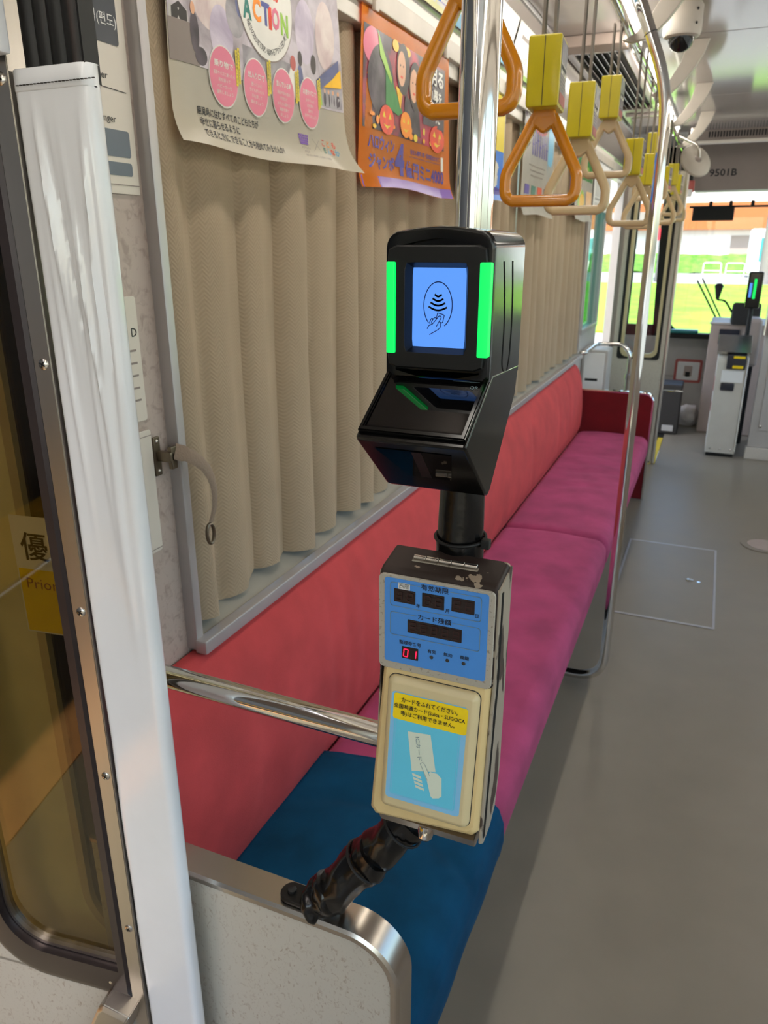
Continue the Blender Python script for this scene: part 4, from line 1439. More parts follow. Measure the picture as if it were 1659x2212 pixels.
def draw1(p):
    p.rect(0.990, 1.748, 1.503, 1.97, 'p_photo', 0.0008)
    p.rect(0.990, 1.748, 1.05, 1.80, 'bulk', 0.0011)
    p.rect(0.992, 1.80, 1.03, 1.815, 'wallgrey', 0.0012)
    p.poly([(0.997, 1.80), (0.997, 1.813), (1.012, 1.822), (1.028, 1.813), (1.028, 1.80)], 'bindark', 0.0014)
    p.ellipse(1.043, 1.790, 0.010, 0.026, 'p_dark', 0.0014)
    p.ellipse(1.041, 1.820, 0.005, 0.008, 'p_skin', 0.0015)
    p.ellipse(1.055, 1.762, 0.014, 0.012, 'p_dark', 0.0014)
    p.ellipse(1.085, 1.85, 0.05, 0.05, 'p_soft1', 0.0010)
    p.ellipse(1.110, 1.80, 0.03, 0.04, 'p_soft2', 0.0011)
    p.ellipse(1.150, 1.835, 0.025, 0.03, 'p_grey', 0.0012)
    p.ellipse(1.165, 1.855, 0.012, 0.020, 'p_navy2', 0.0013)
    p.rect(1.165, 1.750, 1.33, 1.80, 'p_grey', 0.0010)
    p.ellipse(1.325, 1.772, 0.015, 0.026, 'p_white', 0.0012)
    p.ellipse(1.327, 1.803, 0.010, 0.012, 'redprint', 0.0013)
    p.ellipse(1.352, 1.775, 0.012, 0.030, 'p_navy2', 0.0012)
    p.ellipse(1.354, 1.815, 0.008, 0.012, 'p_hair', 0.0013)
    p.ellipse(1.375, 1.86, 0.035, 0.050, 'p_soft2', 0.0011)
    p.ellipse(1.450, 1.87, 0.035, 0.055, 'p_soft1', 0.0011)
    p.poly([(1.415, 1.792), (1.495, 1.838), (1.495, 1.815), (1.43, 1.778)], 'p_navy2', 0.0013)
    p.ellipse(1.405, 1.815, 0.010, 0.016, 'p_hair', 0.0013)
    p.poly([(1.44, 1.784), (1.500, 1.790), (1.500, 1.822)], 'p_gold', 0.0014)
    p.rect(1.418, 1.752, 1.500, 1.785, 'p_grey', 0.0013)
    p.poly([(1.420, 1.752), (1.436, 1.752), (1.432, 1.78), (1.424, 1.784)], 'p_lime', 0.0015)
    for k in range(4):
        p.ellipse(1.448 + k * 0.014, 1.765, 0.005, 0.012, 'p_dark', 0.0015)
        p.ellipse(1.448 + k * 0.014, 1.779, 0.003, 0.004, 'p_skin', 0.0016)
    # round badge
    p.ellipse(1.2430, 1.8740, 0.0865, 0.0850, 'bulk', 0.0016, 48)
    p.ellipse(1.2430, 1.8750, 0.0850, 0.0835, 'p_white', 0.0018, 48)
    for ch, u, m in (('A', 1.172, 'p_teal'), ('C', 1.201, 'p_org'), ('T', 1.228, 'p_navy'), ('I', 1.249, 'p_red'), ('O', 1.259, 'p_pink'), ('N', 1.288, 'p_lime')):
        p.text(ch, u, 1.838 + (0.000 if ch in 'AIN' else 0.003), m, h=0.033, w=0.010 if ch == 'I' else 0.025, bold=0.04, lift=0.0022)
    p.text('まんなか', 1.195, 1.882, 'p_red', h=0.024, w=0.095, bold=0.03, lift=0.0022)
    s = '毎日の生活で取り組めるアクションを!'
    n = len(s)
    for k, ch in enumerate(s):
        a = math.radians(-152 + 124 * k / (n - 1))
        p.text(ch, 1.243 + 0.071 * math.cos(a), 1.875 + 0.070 * math.sin(a) - 0.005, 'ink', h=0.009, rot=a + PI / 2, lift=0.0022, center=False)
    # pink bubbles
    for (u, v, s1, rest) in ((1.108, 1.744, '乗り物で', ('電車やバスに乗ったら', '席を譲って', 'ベビーカーを', '優先しましょう')), (1.199, 1.744, '出入り口で', ('困っている', '子どもがいたら', '手を貸して', '助けましょう')),
                             (1.289, 1.746, '並んでいる時', ('施設や店の前の', '行列など', 'お子さん連れに', '順番を譲り', 'ましょう')), (1.382, 1.748, 'お店やバスで', ('お子さんの', '泣き声を', '温かく', '見守りましょう'))):
        p.ellipse(u, v, 0.0385, 0.0425, 'p_white', 0.0020, 36)
        p.ellipse(u, v, 0.0365, 0.0405, 'p_pink', 0.0024, 36)
        p.text(s1, u, v + 0.012, 'p_white', w=0.050, h=0.0095, center=True, lift=0.0028, bold=0.02)
        for k, r_ in enumerate(rest):
            p.text(r_, u, v + 0.001 - k * 0.0085, 'p_white', w=min(0.055, 0.0062 * len(r_)), h=0.0055, center=True, lift=0.0028)
    for u, v in ((1.140, 1.737), (1.234, 1.738), (1.331, 1.741), (1.415, 1.742)):
        p.rect(u, v, u + 0.0055, v + 0.050, 'p_yel', 0.0030)
        p.rect(u + 0.0068, v + 0.004, u + 0.0123, v + 0.054, 'p_yel', 0.0030)
        for k in range(9):
            p.text('子育て家庭にやさしく'[k], u + 0.001, v + 0.0435 - k * 0.005, 'ink', h=0.0038, lift=0.0033)
            p.text('みんなでできること'[k], u + 0.0078, v + 0.0475 - k * 0.005, 'ink', h=0.0038, lift=0.0033)
    p.text('鹿児島に住むすべてのこどもたちが', 1.034, 1.6835, 'ink', h=0.0120, w=0.168, bold=0.015, lift=0.0010)
    p.text('幸せに暮らせるように', 1.037, 1.6685, 'ink', h=0.0120, w=0.104, bold=0.015, lift=0.0010)
    p.text('できるときに できることから始めてみませんか?', 1.040, 1.6535, 'ink', h=0.0118, w=0.232, bold=0.015, lift=0.0010)
    for r_ in range(4):
        for k in range(5):
            w = 0.0065
            u = 1.335 + k * (w + 0.0005) + (3 - r_) * 0.0 + (3 - r_) * -0.0006 * (k - 2)
            p.poly([(u, 1.676 + r_ * 0.0045), (u + w - 0.001, 1.676 + r_ * 0.0045), (u + w - 0.0005, 1.680 + r_ * 0.0045), (u + 0.0005, 1.680 + r_ * 0.0045)], 'p_purple', 0.001)
    p.text('マグマシティ', 1.340, 1.668, 'bulk', h=0.005, w=0.028, lift=0.001)
    p.text('鹿児島市', 1.346, 1.662, 'bulk', h=0.004, w=0.016, lift=0.001)
    p.line([(1.382, 1.689), (1.408, 1.668)], 0.0006, 'bulk', 0.001)
    p.line([(1.382, 1.668), (1.408, 1.689)], 0.0006, 'bulk', 0.001)
    for ch, u, m in (('こ', 1.420, 'p_red'), ('ど', 1.440, 'p_org'), ('も', 1.459, 'p_red')):
        p.text(ch, u, 1.6805, m, h=0.012, bold=0.02, lift=0.001)
    for ch, u, m in (('ま', 1.420, 'p_teal'), ('ん', 1.435, 'p_sky'), ('な', 1.449, 'p_red'), ('か', 1.463, 'p_sky')):
        p.text(ch, u, 1.6665, m, h=0.012, bold=0.02, lift=0.001)
    p.text('お問い合わせ 鹿児島市こども未来局こども政策課', 1.345, 1.6555, 'bulk', h=0.004, w=0.09, lift=0.001)


poster('glossy cream poster with pink bubbles and a round ACTION badge, nearest the camera', 0.988, 1.505, 1.640, 1.975, -0.746, 'poster', draw1, curl=0.016, curl_l=-0.010, curl_r=0.02, seed=2, flare=0.05)


def draw2(p):
    p.rect(1.632, 1.742, 2.145, 1.935, 'p_fest', 0.0008, 10)
    p.ellipse(1.675, 1.90, 0.045, 0.035, 'p_pink', 0.0010)
    p.ellipse(1.72, 1.84, 0.07, 0.07, 'p_dark', 0.0012)
    p.poly([(1.70, 1.935), (1.735, 1.90), (1.79, 1.845), (1.845, 1.795), (1.815, 1.785), (1.745, 1.80), (1.745, 1.86)], 'p_green', 0.0016)
    p.poly([(1.70, 1.933), (1.712, 1.89), (1.775, 1.845), (1.78, 1.855), (1.735, 1.90)], 'p_lime', 0.0018)
    for (u, v, w, h_) in ((1.836, 1.885, 0.030, 0.042), (1.915, 1.862, 0.030, 0.042)):
        p.ellipse(u + 0.010, v, w * 1.35, h_ * 1.25, 'p_hair', 0.0020)
        p.ellipse(u, v, w * 0.85, h_ * 0.85, 'p_skin', 0.0023)
        p.ellipse(u - 0.009, v + 0.006, 0.003, 0.0022, 'p_hair', 0.0026)
        p.ellipse(u + 0.010, v + 0.006, 0.003, 0.0022, 'p_hair', 0.0026)
        p.ellipse(u, v - 0.017, 0.008, 0.003, 'p_red', 0.0026)
    p.ellipse(1.80, 1.925, 0.018, 0.012, 'p_gold', 0.0019)
    p.ellipse(1.87, 1.925, 0.022, 0.010, 'p_gold', 0.0019)
    p.poly([(1.86, 1.835), (1.95, 1.82), (1.97, 1.755), (1.85, 1.765)], 'p_dark', 0.0019)
    p.poly([(1.80, 1.845), (1.845, 1.84), (1.83, 1.80)], 'p_gold', 0.0019)
    for (u, v, w, h_, m) in ((1.75, 1.768, 0.042, 0.030, 'p_red'), (1.865, 1.772, 0.035, 0.028, 'p_org'), (2.09, 1.765, 0.055, 0.032, 'p_red')):
        p.ellipse(u, v, w, h_, m, 0.0022)
        for sx in (-1, 1):
            p.poly([(u + sx * w * 0.2, v + h_ * 0.1), (u + sx * w * 0.6, v + h_ * 0.15), (u + sx * w * 0.4, v + h_ * 0.55)], 'p_yel', 0.0025)
        p.poly([(u - w * 0.5, v - h_ * 0.3), (u, v - h_ * 0.6), (u + w * 0.5, v - h_ * 0.3), (u, v - h_ * 0.4)], 'p_yel', 0.0025)
    for k in range(26):
        random.seed(100 + k)
        p.ellipse(random.uniform(1.655, 2.13), random.uniform(1.745, 1.775), random.uniform(0.006, 0.014), random.uniform(0.004, 0.009), random.choice(['p_gold', 'p_yel', 'p_org']), 0.0020 + 0.00001 * k)
    p.poly([(1.985, 1.79), (2.143, 1.79), (2.143, 1.928), (1.985, 1.928)], 'p_dark', 0.0019)
    p.text('明る', 2.02, 1.885, 'p_white', h=0.040, w=0.11, bold=0.03, lift=0.0026)
    p.text('い夢を', 2.02, 1.845, 'p_white', h=0.034, w=0.10, bold=0.03, lift=0.0026)
    p.text('夢だ。', 2.03, 1.800, 'p_white', h=0.038, w=0.10, bold=0.03, lift=0.0026)
    p.text('ハロウィン', 1.652, 1.702, 'p_indigo', h=0.030, w=0.145, bold=0.03, lift=0.001)
    p.text('ジャンボ', 1.655, 1.662, 'p_indigo', h=0.032, w=0.140, bold=0.03, lift=0.001)
    p.text('4', 1.800, 1.656, 'p_indigo', h=0.073, w=0.060, bold=0.05, lift=0.001)
    p.text('億円ミニ4000', 1.868, 1.656, 'p_indigo', h=0.040, w=0.275, bold=0.025, lift=0.001)
    p.text('当せん確率 1等・前後賞合わせて', 1.900, 1.712, 'p_indigo', h=0.012, w=0.215, bold=0.01, lift=0.001)
    p.line([(1.895, 1.706), (2.12, 1.706)], 0.0008, 'p_indigo', 0.001)
    p.rect(2.125, 1.69, 2.140, 1.725, 'p_white', 0.0012)
    p.rect(1.626, 1.6255, 2.172, 1.6480, 'p_purple', 0.0008, 8)


poster('orange Halloween lottery poster with pumpkins, behind the orange strap', 1.622, 2.176, 1.625, 1.968, -0.745, 'p_org', draw2, curl=0.014, curl_l=-0.016, curl_r=0.012, seed=5)


def draw3(p):
    p.rect(2.275, 1.80, 2.78, 1.975, 'p_yel', 0.0008, 6)
    p.rect(2.275, 1.642, 2.78, 1.80, 'p_blue', 0.0008, 6)
    for k, (u, v, w, h_) in enumerate(((2.295, 1.92, 0.06, 0.006), (2.318, 1.895, 0.010, 0.04), (2.30, 1.90, 0.05, 0.006), (2.295, 1.865, 0.012, 0.02), (2.325, 1.862, 0.03, 0.006), (2.42, 1.90, 0.06, 0.03), (2.52, 1.88, 0.05, 0.05))):
        p.rect(u, v, u + w, v + h_, 'ink', 0.0012)
    p.ellipse(2.66, 1.72, 0.09, 0.05, 'p_white', 0.0012)
    p.ellipse(2.62, 1.74, 0.04, 0.025, 'p_gold', 0.0015)
    p.rect(2.60, 1.66, 2.74, 1.685, 'p_indigo', 0.0018)
    p.rect(2.29, 1.81, 2.5, 1.85, 'p_white', 0.0012)


poster('yellow and blue poster half hidden behind the chrome pole', 2.27, 2.79, 1.640, 1.978, -0.745, 'p_white', draw3, curl=0.012, seed=8)


def draw4(p):
    p.poly([(3.06, 1.83), (3.16, 1.87), (3.16, 1.975), (3.06, 1.975)], 'p_dark', 0.0008)
    p.poly([(3.52, 1.70), (3.60, 1.72), (3.60, 1.975), (3.49, 1.975), (3.49, 1.85)], 'p_sky', 0.0008)
    p.ellipse(3.33, 1.95, 0.13, 0.035, 'redprint', 0.0010)
    for k in range(7):
        p.rect(3.20 + k * 0.042, 1.835, 3.215 + k * 0.042, 1.925, 'p_indigo', 0.0014)
        p.rect(3.195 + k * 0.042, 1.87 + 0.01 * (k % 3), 3.228 + k * 0.042, 1.876 + 0.01 * (k % 3), 'p_indigo', 0.0015)
    for k in range(3):
        p.rect(3.15 + 0.02 * k, 1.795 - k * 0.018, 3.45 - 0.02 * k, 1.799 - k * 0.018, 'bulk', 0.0014)
    for k, m in enumerate(('p_indigo', 'p_teal', 'p_red', 'bulk')):
        p.rect(3.10 + k * 0.115, 1.69, 3.18 + k * 0.115, 1.725, m, 0.0014)
    p.rect(3.08, 1.66, 3.55, 1.672, 'p_blue', 0.0014)


poster('white and pale blue poster seen through the second orange strap', 3.05, 3.62, 1.615, 1.985, -0.742, 'p_white', draw4, curl=0.014, seed=11)


def draw5(p):
    p.rect(4.24, 1.83, 4.74, 1.93, 'p_green', 0.0008)
    p.ellipse(4.36, 1.86, 0.06, 0.03, 'p_gold', 0.0011)
    p.ellipse(4.55, 1.87, 0.05, 0.03, 'p_lime', 0.0012)
    p.ellipse(4.40, 1.72, 0.10, 0.06, 'p_lime', 0.0010)
    p.ellipse(4.42, 1.72, 0.07, 0.04, 'p_gold', 0.0012)
    p.rect(4.56, 1.66, 4.74, 1.78, 'p_peach', 0.0010)


poster('small white poster with a green photo, farthest along the curtains', 4.22, 4.76, 1.625, 1.96, -0.742, 'p_white', draw5, curl=0.010, seed=14)

t = thing('fare_table', 'white fare table board with black vertical bars above the green window', 'sign', (-0.74, 5.2, 1.72))
obj('board', B().box(-0.752, -0.746, 4.86, 5.56, 1.70, 1.99, 0.002), 'white', t)
pr = Print(lambda u, v, l: Vector((-0.746 + l, u, v)))
for k in range(13):
    pr.rect(4.92 + k * 0.047, 1.775, 4.930 + k * 0.047, 1.775 + 0.15 * (0.5 + 0.5 * abs(math.sin(k * 1.7 + 1))), 'ink')
    pr.rect(4.915 + k * 0.047, 1.755, 4.940 + k * 0.047, 1.768, 'ink')
    pr.rect(4.918 + k * 0.047, 1.725, 4.936 + k * 0.047, 1.742, 'bulk')
pr.build('print', t)

# poster rail with clips and the advert cards along the cove
t = thing('poster_rail', 'cream poster rail with clips along the top of the window', 'rail', (-0.745, 3.0, 1.985))
obj('channel', B().box(-0.768, -0.736, 0.95, 5.56, 1.968, 2.012, 0.004), 'camwhite', t)
for y in (1.02, 1.52, 1.665, 2.12, 2.30, 2.74, 3.1, 3.56, 4.28, 4.70):
    obj('clip', B().box(-0.738, -0.728, y - 0.010, y + 0.010, 1.958, 2.006, 0.003), 'camwhite', t)
K['cardyel'] = M('pale_yellow_card', (244, 240, 180), 0.35, var=0.02)
cv0, cv1 = Vector((-0.7545, 0, 2.062)), Vector((-0.7145, 0, 2.205))
cd = (cv1 - cv0).normalized()
cn = Vector((cd.z, 0, -cd.x))
CV = lambda u, v, l: Vector((cv0.x, u, cv0.z)) + cd * v + cn * (l + 0.006)
for i, (a, c, base) in enumerate(((0.95, 1.58, 'wallgrey'), (1.62, 2.18, 'p_yel'), (2.20, 2.78, 'p_white'), (2.80, 3.30, 'p_white'))):
    t = thing('cove_card', ('white advert card on the cove above the nearest poster', 'pale yellow clinic listing card on the cove above the Halloween poster', 'white advert card with blue band on the cove left of the pole', 'white advert card with orange squares on the cove right of the pole')[i], 'advert', CV((a + c) / 2, 0, 0), 'advert cards along the ceiling cove')
    p = Print(CV)
    p.rect(a, 0.0, c, 0.142, base if base != 'p_yel' else 'cardyel', 0.0)
    if i == 1:
        for r_ in range(3):
            for k in range(5):
                u, v = a + 0.02 + k * 0.108, 0.012 + r_ * 0.043
                p.rect(u, v, u + 0.098, v + 0.036, 'p_white', 0.0004)
                p.rect(u + 0.003, v + 0.008, u + 0.022, v + 0.034, ('p_teal', 'p_blue', 'bindark')[(r_ + k) % 3], 0.0007)
                p.text(('クリニック', '歯科医院', '内科', '整形外科', 'クリニック')[(r_ * 2 + k) % 5], u + 0.028, v + 0.017, 'bulk', h=0.012, w=0.055, lift=0.0007, bold=0.01)
                p.rect(u + 0.028, v + 0.008, u + 0.085, v + 0.011, 'p_lav', 0.0007)
    elif i == 2:
        p.rect(a, 0.0, c, 0.03, 'p_sky', 0.0004)
        p.rect(a + 0.04, 0.05, a + 0.25, 0.12, 'wallgrey', 0.0004)
        p.text('クリニック', a + 0.28, 0.085, 'bulk', h=0.02, lift=0.0006)
        p.text('月火水木金', a + 0.28, 0.055, 'bulk', h=0.015, lift=0.0006)
    elif i == 3:
        p.rect(a, 0.0, c, 0.014, 'p_lime', 0.0004)
        p.rect(a + 0.06, 0.10, a + 0.2, 0.112, 'bulk', 0.0006)
        for k in range(4):
            p.rect(a + 0.28 + (k % 2) * 0.06, 0.06 + (k // 2) * 0.035, a + 0.33 + (k % 2) * 0.06, 0.085 + (k // 2) * 0.035, 'p_peach', 0.0006)
        p.text('クリニック', a + 0.05, 0.04, 'bulk', h=0.026, lift=0.0006)
    p.build('card', t)

# notices on the pier, partly behind the white post
PX = lambda u, v, l: Vector((XL + 0.0042 + l, u, v))
t = thing('fare_notice', 'cream multilingual fare notice board on the pier behind the white post', 'sign', (XL, 0.81, 1.77))
obj('board', B().box(XL, XL + 0.004, 0.700, 0.916, 1.566, 1.96, 0.001), 'notice', t)
pr = Print(PX)
K['slate'] = M('slate_print', (58, 62, 70), 0.3)
K['slate2'] = M('slate_blue_print', (98, 108, 120), 0.3)
pr.rrect(0.72, 1.745, 0.902, 1.90, 0.004, 'slate')
pr.text('운임(편도)', 0.838, 1.763, 'white', h=0.017, w=0.062, lift=0.0008)
pr.line([(0.71, 1.700), (0.906, 1.692)], 0.0010, 'ink')
pr.text('12 and older', 0.805, 1.7035, 'ink', h=0.0085, w=0.069, lift=0.0008)
pr.text('11 and younger', 0.800, 1.651, 'ink', h=0.0110, w=0.0815, lift=0.0008)
pr.rrect(0.72, 1.612, 0.904, 1.645, 0.004, 'slate2')
pr.rrect(0.72, 1.589, 0.904, 1.6055, 0.004, 'slate2')
pr.line([(0.702, 1.5775), (0.914, 1.5775)], 0.0012, 'bulk')
pr.build('print', t)
for nm, (ya, yb, za, zb), lab in (('notice_plate', (0.72, 0.882, 1.252, 1.432), 'small cream notice plate on the pier, upper of two'), ('notice_plate', (0.72, 0.885, 1.040, 1.237), 'small cream notice plate on the pier, lower of two')):
    t = thing(nm, lab, 'sign', (XL, (ya + yb) / 2, za))
    obj('board', B().prism(rrect(ya, za, yb, zb, 0.005), 'x', XL, XL + 0.004, 0.001), 'notice', t)
    pr = Print(PX)
    if za > 1.2:
        pr.text('D', 0.866, 1.376, 'ink', h=0.012, lift=0.0004)
        for k in range(5):
            pr.rect(0.80, 1.355 - k * 0.018, 0.872, 1.358 - k * 0.018, 'bulk', 0.0004)
    else:
        pr.line([(0.722, 1.046), (0.883, 1.046)], 0.0012, 'bulk')
        pr.line([(0.722, 1.228), (0.883, 1.228)], 0.0012, 'bulk')
    pr.build('print', t)

# ================================================================== DOORWAY AT THE LEFT EDGE
# white vinyl-wrapped post with the black rubber seal above it
t = thing('door_post', 'white vinyl wrapped door post with black rubber seal above', 'post', (-0.588, 0.62, 0))
PX0, PX1, PY0, PY1 = -0.642, -0.5495, 0.600, 0.622


def vinyl_ring(z, grow=0.0):
    base = rrect(PX0, PY0, PX1, PY1, 0.009, 5)
    dense = []
    n = len(base)
    for i in range(n):
        a, c = base[i], base[(i + 1) % n]
        dense.append(a)
        k = int(math.hypot(c[0] - a[0], c[1] - a[1]) / 0.003)
        for j in range(1, k + 1):
            dense.append((a[0] + (c[0] - a[0]) * j / (k + 1), a[1] + (c[1] - a[1]) * j / (k + 1)))
    out = []
    for x, y in dense:
        h = max(0.0, min(1.0, (z - 0.95) / 0.5))
        top = max(0.0, min(1.0, (1.635 - z) / 0.04))
        # long diagonal wrinkles that fade towards the bottom
        w = 0
        for c0, sl, wd, dep, zc, zl in ((-0.612, 0.055, 0.0030, 0.0055, 1.53, 0.10), (-0.600, 0.075, 0.0022, -0.0045, 1.49, 0.10), (-0.585, 0.06, 0.0030, 0.0055, 1.42, 0.12), (-0.566, -0.035, 0.0026, 0.0045, 1.48, 0.13), (-0.560, -0.02, 0.0022, -0.0035, 1.40, 0.12), (-0.622, 0.03, 0.0035, 0.0035, 1.36, 0.12), (-0.592, 0.03, 0.0025, 0.003, 1.32, 0.10), (-0.578, 0.012, 0.006, 0.003, 1.20, 0.12)):
            xc = c0 + (1.5 - z) * sl
            w += dep * math.exp(-((x - xc) / wd) ** 2) * math.exp(-((z - zc) / zl) ** 2)
        w += 0.0011 * mnoise.noise(Vector((x * 30, z * 4, 3.0))) * (0.25 + 0.75 * h)
        front = 1.0 if y < PY0 + 0.012 else 0.35
        yy = y - w * top * front - grow * (1 if y < 0.62 else -1)
        xx = x + 0.0022 * mnoise.noise(Vector((z * 6, 2.0 if x > -0.59 else 9.0, 0))) * (1 if abs(x + 0.587) > 0.04 else 0)
        out.append(Vector((xx, yy, z)))
    return out


zs = [0.0, 0.1, 0.2, 0.3] + [0.35 + 0.0125 * k for k in range(int((1.64 - 0.35) / 0.0125) + 1)]
obj('vinyl_cover', B().loops([vinyl_ring(z) for z in zs]).fixnormals(), 'whitevinyl', t, 70, label='glossy white vinyl cover')
hem = []
obj('hem', B().loops([vinyl_ring(1.6365, 0.0002), vinyl_ring(1.6375, 0.0009), vinyl_ring(1.655, 0.0006), vinyl_ring(1.656, -0.001)]).fixnormals(), 'whitevinyl', t, 60)
st_ = B()
for k in range(22):
    x = PX0 + 0.008 + k * 0.0044
    st_.box(x, x + 0.0028, PY0 - 0.0024, PY0 - 0.001, 1.6412, 1.6420)
obj('stitching', st_, 'bindark', t)
seal = []
for z in (1.64, 2.25):
    ring = []
    for k in range(60):
        u = k / 59
        x = -0.626 + 0.074 * u
        ring.append(Vector((x, 0.606 - 0.004 * abs(math.sin(u * PI * 4.3)) ** 0.6, z)))
    ring += [Vector((-0.5515, 0.621, z)), Vector((-0.628, 0.621, z))]
    seal.append(ring)
K['seal'] = mixspots('dirty_black_rubber', (12, 11, 11), (48, 28, 22), 30, 0.55, 0.75, 0.5, stretch=(3, 3, 0.3))
obj('rubber_seal', B().loops(seal).fixnormals(), 'seal', t, 40, label='ribbed black rubber seal')
obj('upper_sleeve', B().box(-0.70, -0.622, 0.574, 0.588, 1.664, 1.95, 0.003), 'whitevinyl', t)
# folded door leaf hinged beside the post
ANG = math.radians(188.0)
E_ = Vector((math.cos(ANG), math.sin(ANG), 0))
Nf = Vector((math.sin(ANG) * 1.0, -math.cos(ANG), 0))
if Nf.y > 0:
    Nf = -Nf
D0 = Vector((-0.6435, 0.602, 0))


def leaf(off, name, label):
    t_ = thing(name, label, 'door', D0 + Nf * off)
    def P3(s, z, l):
        return D0 + E_ * s + Nf * (off + l) + Vector((0, 0, z))
    return t_, P3


def leaf_prism(P3, poly, l0, l1, bev=0.0):
    bb = B()
    bb.loops([[P3(s, z, l0) for s, z in poly], [P3(s, z, l1) for s, z in poly]]).fixnormals()
    if bev:
        bmesh.ops.bevel(bb.bm, geom=bb.bm.edges[:], offset=bev, segments=2, affect='EDGES', clamp_overlap=True)
    return bb


def ring_prism(P3, outer, inner, l0, l1, lm):
    bb = B()
    bb.loops([[P3(s, z, l0) for s, z in outer], [P3(s, z, lm) for s, z in outer], [P3(s * 0.75 + q * 0.25, z * 0.75 + w * 0.25, l1) for (s, z), (q, w) in zip(outer, inner)], [P3(s, z, l1) for s, z in inner], [P3(s, z, l0 - 0.006) for s, z in inner]], False, False)
    return bb.fixnormals()


t, P3 = leaf(0.0, 'folding_door_leaf', 'folding door leaf with tinted window and steel edge at the left edge')
obj('panel', leaf_prism(P3, [(0.0, 0.02), (0.31, 0.02), (0.31, 0.445), (0.0, 0.445)], -0.028, -0.002), 'laminate', t, label='speckled laminate lower panel')
obj('top_panel', leaf_prism(P3, [(0.0, 1.87), (0.31, 1.87), (0.31, 1.95), (0.0, 1.95)], -0.028, -0.002), 'laminate', t)
obj('edge_strip', leaf_prism(P3, [(0.0, 0.02), (0.022, 0.02), (0.022, 1.95), (0.0, 1.95)], -0.028, 0.0025, 0.001), 'steel', t, label='stainless edge strip')
crn = [(0.272 - 0.105 + 0.105 * math.cos(q), 0.440 + 0.105 + 0.105 * math.sin(q)) for q in [math.radians(-90 + 9 * k) for k in range(11)]]
obj('stile', leaf_prism(P3, crn + [(0.272, 1.87), (0.31, 1.87), (0.31, 0.440)], -0.028, -0.002), 'laminate', t)
outer = []
inner = []


def win(s0, s1, z0, z1, r, rs):
    """rounded on the hinge-far side, square on the edge strip side"""
    p = []
    for k in range(11):
        a = math.radians(180 + 90 * k / 10)
        p.append((s1 - r - r * math.cos(a) - 0, z0 + r + r * math.sin(a)))
    p = [(2 * (s1 - r) - q if False else q, w) for q, w in p]
    pts = []
    for k in range(11):
        a = math.radians(-90 + 90 * k / 10)
        pts.append((s1 - r + r * math.cos(a), z0 + r + r * math.sin(a)))
    for k in range(11):
        a = math.radians(0 + 90 * k / 10)
        pts.append((s1 - r + r * math.cos(a), z1 - r + r * math.sin(a)))
    pts += [(s0, z1), (s0, z0)]
    return pts


outer = win(0.022, 0.272, 0.440, 1.872, 0.105, 0)
inner = win(0.037, 0.234, 0.492, 1.822, 0.072, 0)
obj('window_frame', ring_prism(P3, outer, inner, -0.010, 0.006, 0.002), 'brownframe', t, 30, label='dark brown anodised frame')
obj('pane', leaf_prism(P3, inner, -0.016, -0.012), 'doorglass', t, 0, label='brown tinted glass')
inner2 = win(0.037, 0.228, 0.500, 1.814, 0.066, 0)
obj('glazing_bead', ring_prism(P3, inner, inner2, -0.012, -0.006, -0.008), 'steel', t, 30)
for s_z in (1.649, 1.38, 1.085, 0.846, 0.582):
    p = P3(0.0095, s_z, 0.0025)
    sc2 = obj('screw', screw_head(B(), p, Nf, 0.0062), 'screw', t)
    cb = B()
    for a in (0.5, 0.5 + PI / 2):
        q = p + Nf * 0.0021
        d = (E_ * math.cos(a) + Vector((0, 0, 1)) * math.sin(a))
        e = (E_ * -math.sin(a) + Vector((0, 0, 1)) * math.cos(a))
        cb.loops([[q + d * i_ * 0.0034 + e * j_ * 0.0009 for i_, j_ in ((-1, -1), (1, -1), (1, 1), (-1, 1))], [q + Nf * 0.0004 + d * i_ * 0.0034 + e * j_ * 0.0009 for i_, j_ in ((-1, -1), (1, -1), (1, 1), (-1, 1))]]).fixnormals()
    obj('cross_slot', cb, 'blackmatte', sc2)
for s_, z_ in ((0.053, 0.466),):
    obj('screw', screw_head(B(), P3(s_, z_, 0.004), Nf, 0.006), 'screw', t)
# steel pull at the lower edge
hp = [(0.010, 0.440), (0.052, 0.452), (0.060, 0.445), (0.125, 0.30), (0.085, 0.27), (0.018, 0.405)]
hb = B()
hb.loops([[P3(s, z, 0.0) for s, z in hp], [P3(s, z, 0.030) for s, z in hp], [P3(0.06 + (s - 0.06) * 0.88, 0.36 + (z - 0.36) * 0.9, 0.034) for s, z in hp]]).fixnormals()
bmesh.ops.bevel(hb.bm, geom=hb.bm.edges[:], offset=0.0015, segments=2, affect='EDGES', clamp_overlap=True)
obj('pull_handle', hb, 'steel', t, label='bent stainless pull')

K['smoke'] = glass('smoked_glass', (0.30, 0.24, 0.16))
# second leaf folded flat behind the first
t, P3 = leaf(-0.078, 'folding_door_leaf', 'second folding door leaf seen through the tinted glass, cream window rubber')
o2 = win(0.005, 0.41, 0.03, 1.94, 0.01, 0)
i2 = win(0.012, 0.150, 0.44, 1.82, 0.10, 0)
obj('frame', ring_prism(P3, o2, i2, -0.012, 0.003, 0.002), M('olive_cream_paint', (232, 222, 176), 0.5), t, 30)
i3 = win(0.014, 0.134, 0.456, 1.806, 0.088, 0)
obj('window_rubber', ring_prism(P3, i2, i3, -0.004, 0.006, 0.004), 'creamrubber', t, 30)
obj('pane', leaf_prism(P3, i3, -0.008, -0.004), K['smoke'], t, 0)
tb = thing('priority_sign', 'priority seat sticker seen through the tinted door glass', 'sign', P3(0.09, 1.0, 0.0))
obj('sheet', leaf_prism(P3, [(0.070, 1.00), (0.160, 1.00), (0.160, 1.17), (0.070, 1.17)], 0.0062, 0.0068), 'white', tb)
